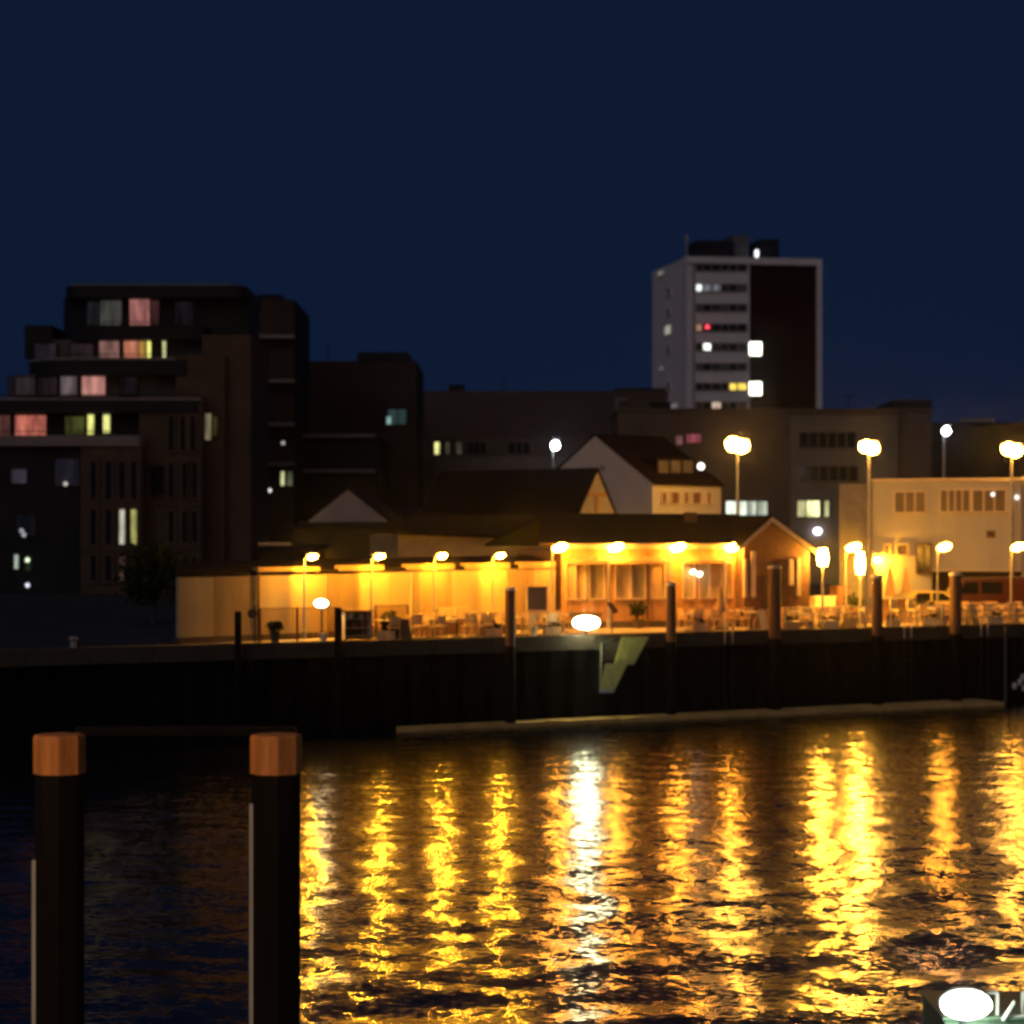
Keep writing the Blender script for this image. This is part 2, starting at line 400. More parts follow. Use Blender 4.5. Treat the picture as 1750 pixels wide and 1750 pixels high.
# ladders
def ladder(px, label):
    s = Q.s(px, -0.12); x, y, _ = Q.P(s, -0.12, 0)
    root = thing('quay_ladder', (x, y, 0), label, 'ladder', 'ladders down the quay wall')
    for k in (-0.2, 0.2):
        part('stile', MB().tube([Q.P(s + k, 0.25, GZ + 0.35), Q.P(s + k, -0.02, GZ + 0.45), Q.P(s + k, -0.14, GZ + 0.25), Q.P(s + k, -0.14, GZ - 0.5)], 0.035, 6), M_trim, root)  # pale upper stile: lamplight on the ladder top is put into its colour
        part('stile', MB().tube([Q.P(s + k, -0.14, GZ - 0.5), Q.P(s + k, -0.14, 0.1)], 0.03, 6), M_dmetal, root)  # same stile in dark metal where no lamplight reaches
    for i in range(11):
        part('rung', MB().tube([Q.P(s - 0.2, -0.14, 0.3 + 0.3 * i), Q.P(s + 0.2, -0.14, 0.3 + 0.3 * i)], 0.018, 5), M_dmetal, root)
ladder(1245, 'steel ladder on the quay wall between the gangway and the tallest pile')
ladder(1551, 'steel ladder on the quay wall below the tall yellow chairs')
ladder(1682, 'steel ladder on the quay wall nearest the right edge')

# gangway
def gangway():
    root = thing('gangway', QP(1080, -0.3, GZ), 'yellow-green lit gangway stepping down the black quay wall', 'gangway')
    def pt(px, py, d): s = Q.s(px, d); p = Q.P(s, d, 0); return (p[0], p[1], Z(py, p[1]))
    def flight(name, q, t, m):
        part(name, MB().slab([pt(*c) for c in q], t), m, root)
    flight('upper_flight', [(1050, 1133, -1.15), (1084, 1133, -1.15), (1108, 1088, -0.15), (1062, 1088, -0.15)], 0.07, M_gang)
    flight('lower_flight', [(1025, 1178, -1.7), (1050, 1178, -1.7), (1072, 1134, -1.17), (1034, 1134, -1.17)], 0.07, M_gang)
    flight('end_plate', [(1024, 1182, -1.75), (1049, 1182, -1.75), (1050, 1178, -1.7), (1025, 1178, -1.7)], 0.05, M_cap)
    for i in range(8):
        t = (i + 0.5) / 8
        def mix(a, b): return tuple(a[k] + (b[k] - a[k]) * t for k in range(3))
        l = mix(pt(1050, 1133, -1.15), pt(1062, 1088, -0.15)); r_ = mix(pt(1084, 1133, -1.15), pt(1108, 1088, -0.15))
        part('tread', MB().tube([(l[0], l[1], l[2] + 0.03), (r_[0], r_[1], r_[2] + 0.03)], 0.025, 4), M_gang, root)
    p = [pt(1031, 1096, -0.4), pt(1031, 1165, -1.4)]
    part('handrail', MB().tube([pt(1048, 1092, -0.2), pt(1028, 1100, -0.3), pt(1026, 1175, -1.6)], 0.035, 6), mat('gangway_rail', (0.16, 0.17, 0.09), 0.7), root)
    part('side_frame', MB().fbox(Q, Q.s(1028, -0.3), Q.s(1060, -0.3), -0.30, -0.22, Z(1130, 87.5), Z(1098, 87.5)), mat('gangway_side_plate', (0.16, 0.13, 0.10), 0.7, 0.2), root)
gangway()

# ------------------------------------------------------------------ street lamps
def quay_lamp(hz, lens, rb=0.15, name='quay_lamp'):
    """curved-arm lamp, built at the origin, arm towards +x"""
    root = thing(name, (0, 0, 0), 'quay lamp', 'street lamp', 'curved sodium lamps along the wall and terrace')
    part('base', MB().tube([(0, 0, 0), (0, 0, 0.35), (0, 0, 0.4)], [0.10, 0.10, 0.06], 8), M_metal, root)
    part('pole', MB().tube([(0, 0, 0.4), (0, 0, hz - 0.35), (0.02, 0, hz - 0.1), (0.12, -0.02, hz + 0.06), (0.30, -0.04, hz + 0.10)], [0.055, 0.045, 0.04, 0.035, 0.03], 8), M_metal, root)
    part('lamp_head', MB().ell((0.34, -0.04, hz + 0.115), (0.26, 0.13, 0.05), 10, 4), M_metal, root)
    part('lens', MB().ell((0.34, -0.04, hz), (rb * 1.5, rb, rb * 0.75), 10, 6, 0.25), lens, root)
    return root
WL0 = (-12.63, 79.8); WL1 = (1.96, 94.0)
WF = Fr(WL0[0], WL0[1], WL1[0], WL1[1])                 # the long pale wall
HF = Fr.px(960, 94.0, 1392, 97.6)                        # the wooden hut front
lamp_a = quay_lamp(3.28, G_sod, 0.12)
wall_lamps = [(520, 'first curved lamp from the left, at the left part of the pale wall'), (635, 'second curved lamp from the left, above the cabinet with shelves'),
              (742, 'third curved lamp from the left, above the yellow seats'), (842, 'fourth curved lamp from the left, above the white-capped pile')]
for i, (px, lb) in enumerate(wall_lamps):
    s = WF.s(px, -0.6); loc = WF.P(s, -0.6, GZ)
    if i == 0: lamp_a.location = loc; lamp_a['label'] = lb
    else: copy_tree(lamp_a, loc, 0, lb)
lamp_b = quay_lamp(3.62, G_sodhut, 0.23)
hut_lamps = [(944, HF, -0.8, 'curved lamp on tall post at the left corner of the wooden hut'), (1040, HF, -0.5, 'curved lamp in front of the left awning of the wooden hut'),
             (1146, HF, -0.5, 'brightest curved lamp between the two awnings of the wooden hut'), (1240, HF, -0.5, 'curved lamp at the left foot of the gable roof edge'),
             (1446, HF, -0.6, 'upper lamp of the bright pair right of the gable'), (1602, Fr.px(1400, 100, 1750, 104), 0, 'curved lamp before the cream building beside its dark door'),
             (1728, Fr.px(1400, 100, 1750, 104), 0, 'curved lamp before the cream building at the right edge')]
for i, (px, F, d, lb) in enumerate(hut_lamps):
    loc = F.P(F.s(px, d), d, GZ)
    if i == 0: lamp_b.location = loc; lamp_b['label'] = lb
    else: copy_tree(lamp_b, loc, 0, lb)

def lantern(px, py, Y, h, w, label):
    x = W(px, Y); z = Z(py, Y)
    root = thing('lantern', (x, Y, GZ), label, 'lantern', 'big sodium lanterns right of the gable')
    part('pole', MB().tube([(x, Y, GZ), (x, Y, z - h / 2)], [0.07, 0.045], 8), M_metal, root)
    part('glass_shade', MB().tube([(x, Y, z - h / 2), (x, Y, z - h * 0.1), (x, Y, z + h / 2)], [w * 0.38, w * 0.5, w * 0.36], 8), G_sod_l, root)
    part('cap', MB().tube([(x, Y, z + h / 2), (x, Y, z + h / 2 + 0.06), (x, Y, z + h / 2 + 0.16)], [w * 0.5, w * 0.4, 0.03], 8), M_dmetal, root)
G_sod_l = glow('sodium_lantern_glass', (1.0, 0.43, 0.04), 380.0)
lantern(1406, 952, 96.3, 0.75, 0.50, 'square lit lantern right beside the gable eave')
lantern(1470, 962, 98.5, 1.0, 0.42, 'tall lit lantern, lower one of the bright pair right of the gable')

def tall_lamp(px, py, Y, label, m, grp, twin=True, sz=0.42):
    x = W(px, Y); z = Z(py, Y)
    root = thing('tall_street_lamp', (x, Y, GZ), label, 'street lamp', grp)
    part('pole', MB().tube([(x, Y, GZ), (x, Y, GZ + 1.2), (x, Y, z + 0.3)], [0.13, 0.11, 0.06], 8), M_metal, root)
    for k in ((-1, 1) if twin else (1,)):
        part('arm', MB().tube([(x, Y, z + 0.22), (x + k * sz * 0.7, Y - 0.05, z + 0.26)], 0.035, 6), M_metal, root)
        h = part('lamp_head', MB().ell((x + k * sz * 0.7, Y - 0.05, z + 0.30), (sz * 0.6, 0.2, 0.07), 10, 4), M_metal, root)
        part('lens', MB().ell((x + k * sz * 0.42, Y - 0.05, z - 0.02 - 0.05 * k), (sz * 0.72, 0.3, sz * 0.70), 10, 6, k * 0.5), m, h)
TG = 'tall twin-headed sodium street lamps'
tall_lamp(1260, 760, 125, 'tall orange street lamp above the bright window row, left of the three', G_sodtall, TG, sz=0.62)
tall_lamp(1485, 764, 112, 'tall orange street lamp in the middle of the three, left of the cream building', G_sodtall, TG, sz=0.48)
tall_lamp(1729, 768, 118, 'tall orange street lamp nearest the right edge', G_sodtall, TG, sz=0.52)
tall_lamp(945, 760, 141, 'cool white street lamp left of the white gabled house', G_white, 'cool white street lamps', False, 0.38)
tall_lamp(1613, 735, 150, 'cool white street lamp above the flat roof of the cream building', G_white, 'cool white street lamps', False, 0.38)

def floodlight(px, py, Y, rx, rz, label, m=None, post=True, ry=0.16, hood=True):
    x = W(px, Y); z = Z(py, Y)
    root = thing('floodlight', (x, Y, GZ), label, 'floodlight')
    if post: part('stand', MB().tube([(x, Y + 0.25, GZ), (x, Y + 0.25, z)], 0.04, 6), M_dmetal, root)
    part('housing', MB().ell((x, Y + 0.14, z + 0.03), (rx * 1.15, 0.2, rz * 1.2), 12, 8), M_dmetal, root)
    part('lens', MB().ell((x, Y - 0.02, z), (rx, ry, rz), 14, 8), m or G_flood, root)
    if hood: part('visor', MB().slab([(x - rx * 1.3, Y - 0.3, z + rz * 1.1), (x + rx * 1.1, Y - 0.3, z + rz * 1.1), (x + rx * 1.3, Y + 0.3, z + rz * 1.5), (x - rx * 1.2, Y + 0.3, z + rz * 1.5)], 0.03), M_wick, root)
floodlight(1002, 1064, QP(1002, -0.2)[1], 0.55, 0.27, 'large oval white floodlight on the quay edge left of the gangway')
floodlight(549, 1031, QP(549, 1.2)[1], 0.27, 0.16, 'small white floodlight on a stand left of the cabinet with shelves', glow('small_flood_lens', (0.8, 1.0, 0.75), 22.0), hood=False)

# ------------------------------------------------------------------ pale harbour wall on the left
def harbour_wall():
    root = thing('harbour_building', WF.P(5, 0, GZ), 'long low pale building under the four curved lamps, left of the wooden hut', 'building')
    zt = 6.12
    part('plinth', MB().fbox(WF, 0, WF.L, 0.0, 0.3, GZ - 0.1, GZ + 0.25), M_coping, root)
    pnl = [305, 366, 440, 500, 560, 615, 668, 722, 772, 822, 868, 912, 950]
    for i in range(len(pnl) - 1):
        a, b = WF.s(pnl[i]), WF.s(pnl[i + 1])
        part('wall_panel', MB().fbox(WF, a + 0.012, b - 0.012, 0.0 + 0.012 * (i % 2), 0.18, GZ + 0.25, zt + 0.015 * i), M_wallpanel if i not in (1, 4, 7, 10) else M_wallpanel2, root)
    p0, p1 = WF.P(0.03, 0.19, 0), WF.P(WF.L, 0.19, 0); p2, p3 = (p1[0] + 0.2, p1[1] + 5.5), (p0[0] - 0.85, p0[1] + 5.5)
    ft = [(p0[0], p0[1]), (p1[0], p1[1]), p2, p3]
    part('rear_wall', MB().add([(a, b, z) for z in (GZ, 6.05) for a, b in ft], [(0, 3, 2, 1), (4, 5, 6, 7)] + [(i, (i + 1) % 4, (i + 1) % 4 + 4, i + 4) for i in range(4)]), M_wallpanel, root)
    for i, (p0, p1, up) in enumerate([(440, 545, .16), (580, 655, .2), (695, 775, .22), (795, 870, .24), (888, 948, .26)]):
        part('parapet_coping', MB().fbox(WF, WF.s(p0), WF.s(p1), -0.06, 0.3, zt + 0.18, zt + 0.2 + up), M_canvas, root)  # coping only in the stretches near lamps: their light put into the shape
    part('roof', MB().slab([WF.P(-0.1, 0.05, zt + 0.18), WF.P(WF.L, 0.05, zt + 0.36), (p2[0], p2[1], zt + 0.75), (p3[0], p3[1], zt + 0.55)], 0.12), M_roof, root)
    part('downpipe', MB().tube([WF.P(WF.s(440), -0.07, GZ), WF.P(WF.s(440), -0.07, zt + 0.1)], 0.045, 6), M_brownpile, root)
    part('downpipe', MB().tube([WF.P(WF.s(700), -0.07, GZ), WF.P(WF.s(700), -0.07, zt + 0.1)], 0.03, 6), M_trim, root)
harbour_wall()

# dim hall behind the wall, with its long dark roof
def hall():
    F = Fr.px(680, 104, 965, 106)
    root = thing('storage_hall', F.P(4, 0, GZ), 'dim brown hall with dark sloping roof behind the pale wall', 'building')
    zl, zr = Z(912, 104), Z(926, 106)
    part('wall', MB().prism(F, [(0, GZ), (F.L, GZ), (F.L, zr), (0, zl)], 0, 8), mat('dim_brown_render', (0.20, 0.15, 0.12), 0.85, 0.2), root)
    part('roof', MB().slab([F.P(-0.4, -0.3, zl + 0.1), F.P(F.L + 2.2, -0.3, zr + 0.1), F.P(F.L + 2.2, 5, Z(878, 110)), F.P(1.6, 5, Z(882, 110))], 0.14), M_roof, root)
hall()

# ------------------------------------------------------------------ the wooden hut
def hut():
    root = thing('wooden_hut', HF.P(6, 0, GZ), 'long wooden waterside hut with two awnings and brown gabled porch', 'building')
    ze = 7.18; s_g = HF.s(1265); s_end = HF.s(1390); Lh = HF.L
    part('plinth', MB().fbox(HF, 0, s_g, -0.02, 0.3, GZ - 0.1, GZ + 0.3), M_coping, root)
    wins = [(968, 1000), (1008, 1032), (1052, 1076), (1080, 1102), (1112, 1136), (1168, 1186), (1196, 1212), (1216, 1250)]
    # boards: whole height where there is no window, otherwise below and above it
    ws = [(HF.s(a), HF.s(b)) for a, b in wins]
    zb, zw = HF.z(1100, 1022), HF.z(1100, 962)
    n = 34; bw = s_g / n
    for i in range(n):
        a, b = i * bw + 0.008, (i + 1) * bw - 0.008; c = (a + b) / 2; pr = 0.01 * (i % 3)
        inside = any(w0 - 0.05 < c < w1 + 0.05 for w0, w1 in ws)
        mb = MB()
        if inside: part('board', MB().fbox(HF, a, b, -pr, 0.15, GZ + 0.3, zb - 0.07), M_board, root); mb.fbox(HF, a, b, -pr, 0.15, zw + 0.07, ze)
        else: mb.fbox(HF, a, b, -pr, 0.15, GZ + 0.3, ze)
        part('board', mb, M_board, root)
    curtains = [mat('beige_curtain', (0.50, 0.38, 0.20), 0.9, 0.3, 3, streak=True), mat('olive_curtain', (0.36, 0.30, 0.16), 0.9, 0.3, 3, streak=True)]
    for i, (w0, w1) in enumerate(ws):
        mb = MB()
        mb.fbox(HF, w0 - 0.06, w0, -0.06, 0.15, zb - 0.06, zw + 0.06); mb.fbox(HF, w1, w1 + 0.06, -0.06, 0.15, zb - 0.06, zw + 0.06)
        mb.fbox(HF, w0, w1, -0.058, 0.15, zw, zw + 0.06); mb.fbox(HF, w0, w1, -0.09, 0.15, zb - 0.06, zb)
        if w1 - w0 > 0.7: mb.fbox(HF, (w0 + w1) / 2 - 0.03, (w0 + w1) / 2 + 0.03, -0.05, 0.08, zb, zw)
        w = part('window', mb, M_trim, root)
        part('curtain', MB().fbox(HF, w0, w1, 0.10, 0.15, zb, zw), curtains[i % 2] if i < 6 else mat('pale_panel', (0.62, 0.52, 0.25), 0.8, 0.1), w)
    part('inner_wall', MB().fbox(HF, 0.05, s_g, 0.16, 7.0, GZ, ze - 0.1), M_brick, root)
    part('fascia', MB().fbox(HF, -0.1, s_g - 0.1, -0.30, -0.25, ze - 0.02, ze + 0.22), M_trim, root)
    part('soffit', MB().fbox(HF, -0.1, s_g - 0.1, -0.25, 0.0, ze, ze + 0.05), M_trim, root)
    part('gutter', MB().tube([HF.P(-0.1, -0.36, ze + 0.16), HF.P(s_g - 0.15, -0.36, ze + 0.16)], 0.06, 6), M_trim, root)
    part('downpipe', MB().tube([HF.P(HF.s(1106), -0.08, GZ), HF.P(HF.s(1106), -0.08, ze - 0.2)], 0.05, 6), M_brownpile, root)
    zr = Z(878, 100.5)
    part('roof', MB().slab([HF.P(-1.2, -0.38, ze + 0.24), HF.P(s_g + 1.2, -0.38, ze + 0.26), HF.P(s_g + 1.6, 4.0, zr), HF.P(0.4, 4.0, zr)], 0.12)
         .slab([HF.P(0.4, 4.0, zr), HF.P(s_g + 1.6, 4.0, zr), HF.P(s_g + 1.6, 8.2, ze + 0.2), HF.P(-1.2, 8.2, ze + 0.2)], 0.12), M_roof, root)
    part('chimney', MB().fbox(HF, HF.s(1210), HF.s(1228), 2.6, 3.0, zr - 0.9, zr + 0.05), M_coping, root)
    # awnings
    for p0, p1 in ((972, 1132), (1166, 1248)):
        a, b = HF.s(p0), HF.s(p1); n = max(2, int((b - a) / 1.1))
        aw = part('awning', MB().tube([HF.P(a, -0.12, ze - 0.42), HF.P(b, -0.12, ze - 0.42)], 0.06, 6), M_canvas, root)
        for k in range(n):
            q0 = a + (b - a) * k / n + 0.01; q1 = a + (b - a) * (k + 1) / n - 0.01
            part('canvas_strip', MB().slab([HF.P(q0, -0.42, ze - 0.56), HF.P(q1, -0.42, ze - 0.56), HF.P(q1, -0.1, ze - 0.42), HF.P(q0, -0.1, ze - 0.42)], 0.03)
                 .slab([HF.P(q0, -0.44, ze - 0.68), HF.P(q1, -0.44, ze - 0.68), HF.P(q1, -0.42, ze - 0.54), HF.P(q0, -0.42, ze - 0.54)], 0.02), M_canvas, aw)
    # gabled porch
    zp = HF.z(1314, 882, -1.0); d0 = -1.0
    a, b = HF.s(1262, d0), HF.s(1392, d0); c = HF.s(1315, d0)
    za = HF.z(1266, 930, d0); zbb = HF.z(1390, 940, d0)
    i0, i1 = HF.s(1272, d0), HF.s(1384, d0)
    part('gable_wall', MB().prism(HF, [(i0, GZ), (i1, GZ), (i1, za - 0.30), (c, zp - 0.22), (i0, za - 0.16)], d0 + 0.05, 5.5), M_brick, root)
    for (q0, z0), (q1, z1) in (((a - 0.15, za - 0.12), (c, zp)), ((c, zp), (b + 0.1, zbb - 0.05))):
        dz = 0.26
        part('bargeboard', MB().prism(HF, [(q0, z0 - dz), (q1, z1 - dz), (q1, z1), (q0, z0)], d0 - 0.32, d0 - 0.26), M_trim, root)
    part('porch_roof', MB().slab([HF.P(a - 0.17, d0 - 0.34, za - 0.08), HF.P(c, d0 - 0.34, zp + 0.05), HF.P(c, 5.6, zp + 0.05), HF.P(a - 0.17, 5.6, za - 0.08)], 0.07)
         .slab([HF.P(c, d0 - 0.34, zp + 0.05), HF.P(b + 0.14, d0 - 0.34, zbb - 0.02), HF.P(b + 0.14, 5.6, zbb - 0.02), HF.P(c, 5.6, zp + 0.05)], 0.07), M_roof, root)
    for k, (p0, p1, y0, y1) in enumerate([(1283, 1290, 942, 1021), (1348, 1355, 955, 1000), (1361, 1367, 953, 1018), (1270, 1275, 955, 1021)]):
        part('porch_post', MB().fbox(HF, HF.s(p0, d0), HF.s(p1, d0), d0 - 0.12, d0 + 0.04, HF.z(p0, y1, d0), HF.z(p0, y0, d0)), M_trim, root)
    dr = part('door', MB().fbox(HF, HF.s(1303, d0), HF.s(1338, d0), d0 - 0.02, d0 + 0.04, GZ, GZ + 2.4), mat('dark_brown_door', (0.07, 0.035, 0.02), 0.6), root)
    part('handle', MB().tube([HF.P(HF.s(1334, d0), d0 - 0.05, GZ + 1.0), HF.P(HF.s(1334, d0), d0 - 0.05, GZ + 1.25)], 0.02, 5), M_metal, dr)
    for k, off in enumerate((0.0, 0.32)):
        p = HF.P(HF.s(1184, -0.15) + off, -0.16, HF.z(1187, 977 + 4 * k, -0.15))
        l = part('wall_light', MB().ell((p[0], p[1] + 0.05, p[2] + 0.1), (0.12, 0.08, 0.05), 8, 4), M_metal, root)
        part('lens', MB().ell(p, (0.13, 0.08, 0.085), 8, 5, 0.2), glow('wall_light_lens', (1.0, 0.85, 0.6), 14.0), l)
hut()

# ------------------------------------------------------------------ houses behind
def gable_house(name, L, Cn, back, z_e, z_r, label, wallm, roofm, over=0.25):
    """L->Cn is the gable front; ridge runs by vector back"""
    root = thing(name, ((L[0] + Cn[0]) / 2, (L[1] + Cn[1]) / 2, GZ), label, 'house')
    mx, my = (L[0] + Cn[0]) / 2, (L[1] + Cn[1]) / 2; bx, by = back
    v = [(L[0], L[1], GZ), (Cn[0], Cn[1], GZ), (Cn[0], Cn[1], z_e), (mx, my, z_r), (L[0], L[1], z_e)]
    vb = [(p[0] + bx, p[1] + by, p[2]) for p in v]
    part('wall', MB().add(v + vb, [(0, 1, 2, 3, 4), (9, 8, 7, 6, 5), (1, 6, 7, 2), (0, 4, 9, 5), (0, 5, 6, 1), (2, 7, 8, 3), (3, 8, 9, 4)]), wallm, root)
    nb = math.hypot(bx, by); fx, fy = -bx / nb * over, -by / nb * over
    gx, gy = (Cn[0] - L[0]), (Cn[1] - L[1]); ng = math.hypot(gx, gy); gx, gy = gx / ng * over, gy / ng * over
    dz = (z_r - z_e) / (ng / 2) * over
    mb = MB()
    for sx, e in ((1, Cn), (-1, L)):
        p0 = (mx + fx * 0.35, my + fy * 0.35, z_r + 0.16); p1 = (mx + bx, my + by, z_r + 0.16)
        q0 = (e[0] + sx * gx + fx * 0.35, e[1] + sx * gy + fy * 0.35, z_e - dz + 0.16); q1 = (e[0] + sx * gx + bx, e[1] + sx * gy + by, z_e - dz + 0.16)
        mb.slab([p0, q0, q1, p1], 0.14)
    part('roof', mb, roofm, root)
    return root
L_, C_ = (W(925, 137), 137), (W(1115, 130), 130); bk = (4.67, 4.5)
hc = gable_house('white_house', L_, C_, bk, 11.12, 14.2, 'white gabled house with dark roof and dormer, tallest behind the hut', M_white, M_roof)
SF = Fr(C_[0], C_[1], C_[0] + bk[0], C_[1] + bk[1])
for a, b in ((1130, 1136), (1146, 1158), (1168, 1174), (1182, 1196), (1207, 1213)):
    window(hc, SF, a, b, 842, 860, mat('amber_dim_pane', (0.20, 0.10, 0.04), 0.4), M_trim, fw=0.07)
GF = Fr(L_[0], L_[1], C_[0], C_[1])
part('vent', MB().tube([GF.P(GF.s(1030), -0.05, GF.z(1030, 800)), GF.P(GF.s(1030), 0.02, GF.z(1030, 800))], 0.2, 10), M_frame, hc)
# dormer on the roof slope facing the quay
dn = part('dormer', MB().fbox(SF, SF.s(1122, 0.8), SF.s(1190, 0.8), 0.8, 3.0, 11.5, SF.z(1155, 783, 0.8)), M_roof, hc)
for a, b in ((1125, 1141), (1146, 1162), (1167, 1183)):
    part('pane', MB().fbox(SF, SF.s(a, 0.8), SF.s(b, 0.8), 0.74, 0.8, SF.z(a, 808, 0.8), SF.z(a, 787, 0.8)), mat('dormer_pane', (0.14, 0.12, 0.10), 0.5), dn)
pl = part('roof_light', MB().ell((W(1198, 131), 131, Z(797, 131)), (0.22, 0.18, 0.22), 8, 6), glow('roof_light_lens', (1, 0.97, 0.9), 3.0), hc)

A2, B2 = (W(985, 117), 117.0), (W(1055, 121), 121.0)
hb = gable_house('gabled_cottage', A2, B2, (-9.0, 5.6), 8.75, 11.5, 'low cottage with cream triangular gable and long black roof', M_render, M_roof)
G2 = Fr(A2[0], A2[1], B2[0], B2[1])
part('gable_beam', MB().fbox(G2, G2.s(1004), G2.s(1036), -0.06, -0.005, G2.z(1020, 848), G2.z(1020, 842)), M_board, hb)
part('gable_beam', MB().fbox(G2, G2.s(1017), G2.s(1022), -0.055, -0.005, G2.z(1020, 880), G2.z(1020, 849)), M_board, hb)
gd = gable_house('small_gable_house', (W(527, 128), 128), (W(662, 127), 127), (0.5, 9), Z(890, 127), Z(836, 127), 'small dim grey gable behind the left half of the pale wall', mat('dim_grey_render', (0.28, 0.25, 0.27), 0.85, 0.15), M_roof)
def shed(px0, px1, py, Y, depth, label, m=M_roof):
    F = Fr.px(px0, Y, px1, Y)
    root = thing('low_shed', F.P(F.L / 2, 0, GZ), label, 'shed')
    z = Z(py, Y)
    part('wall', MB().fbox(F, 0, F.L, 0, depth, GZ, z - 0.3), M_aptdark, root)
    part('roof', MB().slab([F.P(-0.3, -0.3, z - 0.25), F.P(F.L + 0.3, -0.3, z - 0.25), F.P(F.L + 0.3, depth, z + 0.1), F.P(-0.3, depth, z + 0.1)], 0.1), m, root)
    return root
shed(505, 760, 893, 116, 6, 'dark low shed in front of the small grey gable')
sh = shed(445, 540, 935, 106, 5, 'small dark shed with pale roof edge left of the first curved lamp')
part('roof_edge', MB().box(W(443, 106), W(498, 106), 105.6, 105.66, Z(932, 105.6), Z(927, 105.6)), M_aptband, sh)
shed(690, 990, 868, 122, 7, 'black low roof between the cottage and the dim hall')

# ------------------------------------------------------------------ right cream building
def cream_building():
    F = Fr.px(1430, 121, 1765, 118)
    root = thing('cream_building', F.P(6, 0, GZ), 'two-storey cream building with flat roof and window bands at the right', 'building')
    zt = F.z(1600, 822); z1 = F.z(1600, 976)
    a, b, c, e = F.s(1430), F.s(1491), F.s(1592), F.s(1745)
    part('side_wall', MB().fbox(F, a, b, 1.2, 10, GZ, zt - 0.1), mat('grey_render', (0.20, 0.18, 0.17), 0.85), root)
    part('wall', MB().fbox(F, b, c, 0, 10, GZ, zt), M_render, root)
    part('upper_wall', MB().fbox(F, c, e, 0.006, 10, z1, zt), M_render, root)
    part('end_wall', MB().fbox(F, e, F.s(1790, 0.5), 0.5, 10, GZ, zt + 0.2), M_render, root)
    part('recessed_wall', MB().fbox(F, c, e, 1.6, 10, GZ, z1), mat('shaded_recess_wall', (0.06, 0.04, 0.03), 0.85), root)  # shade under the overhang is put into this wall colour
    part('roof_edge', MB().fbox(F, b - 0.1, e + 0.1, -0.18, 10.1, zt, zt + 0.14), M_trim, root)
    part('ledge', MB().fbox(F, c, e, -0.08, 0.0, z1, z1 + 0.1), M_trim, root)
    br = mat('bronze_glass', (0.10, 0.06, 0.03), 0.3)
    window(root, F, 1530, 1581, 841, 875, br, M_trim, nm=2)
    window(root, F, 1608, 1657, 838, 874, br, M_trim, nm=3)
    window(root, F, 1663, 1718, 838, 874, br, M_trim, nm=2)
    window(root, F, 1513, 1520, 931, 948, br, M_trim); window(root, F, 1534, 1551, 931, 948, br, M_trim)
    dr = window(root, F, 1568, 1590, 931, 978, M_glass, M_brick, nm=1, name='door')
    part('wall_sign', MB().fbox(F, F.s(1686), F.s(1701), -0.06, -0.006, F.z(1690, 919), F.z(1690, 907)), M_brick, root)
    p = F.P(F.s(1501), -0.5, F.z(1501, 957))
    wlp = part('wall_lamp', MB().ell((p[0], p[1] + 0.1, p[2] + 0.14), (0.22, 0.16, 0.06), 8, 4), M_metal, root)
    part('lens', MB().ell(p, (0.16, 0.12, 0.09), 8, 5), glow('facade_lamp', SOD, 2200.0), wlp)
    for px, py in ((1697, 845), (1738, 850)):
        p = F.P(F.s(px), -0.12, F.z(px, py))
        part('roof_spot', MB().ell(p, (0.12, 0.08, 0.12), 8, 5), glow('spot_lens', (1, 0.95, 0.85), 2.0), root)
cream_building()

# ------------------------------------------------------------------ background blocks
def block(name, px0, px1, py, Y, depth, m, label, cat='building', py0=None):
    F = Fr.px(px0, Y, px1, Y)
    root = thing(name, F.P(F.L / 2, 0, GZ), label, cat)
    part('wall', MB().fbox(F, 0, F.L, 0, depth, GZ, Z(py, Y)), m, root)
    return root, F
# mid grey-brown office
r, F = block('office_building', 1056, 1592, 703, 190, 14, M_officeb, 'wide grey-brown office block with white lit windows below the tower')
part('parapet', MB().fbox(F, -0.1, F.L + 0.1, -0.15, 14.2, Z(703, 190), Z(698, 190)), M_officeb, r)
gw = part('annex_wall', MB().fbox(F, F.s(1348), F.s(1530), -1.2, -0.0, GZ, Z(712, 190)), M_officeg, r)
for y0, y1, p1 in ((739, 765, 1462), (797, 822, 1466)):
    window(r, F, 1366, p1, y0, y1, M_glass, M_officeg, nm=5, d=-1.2)
for i, (a, b, k) in enumerate(((1241, 1258, 1.4), (1264, 1276, 1.5), (1278, 1292, 0.75), (1295, 1311, 0.6))):
    window(r, F, a, b, 857, 880, winglow(228, 238, 215, k), M_dframe, fw=0.12)
for a, b, k in ((1363, 1376, 0.6), (1379, 1400, 1.6), (1409, 1416, 0.9)):
    window(r, F, a, b, 856, 883, winglow(240, 236, 170, k), M_dframe, fw=0.12, d=-1.2)
window(r, F, 1155, 1166, 745, 760, winglow(120, 75, 80), M_dframe); window(r, F, 1173, 1198, 742, 757, winglow(128, 62, 70), M_dframe)
p = F.P(F.s(1397, -1.5), -1.6, F.z(1397, 908, -1.5))
wlp = part('wall_lamp', MB().box(p[0] - 0.05, p[0] + 0.05, p[1], p[1] + 0.5, p[2] + 0.3, p[2] + 0.4), M_metal, r)
part('lens', MB().ell(p, (0.34, 0.3, 0.28), 10, 6), glow('cool_globe', (0.85, 0.85, 1.0), 9.0), wlp)
r, F = block('stair_tower', 1528, 1592, 683, 206, 10, M_aptdark, 'dark stair tower rising beside the right cool white lamp')
r, F = block('dark_warehouse', 1590, 2500, 722, 200, 30, M_aptdark, 'black flat warehouse block at the far right under the sky')
part('roof_vent', MB().fbox(F, F.s(1640), F.s(1698), -0.3, 0.6, Z(722, 200), Z(715, 200)), M_frame, r)
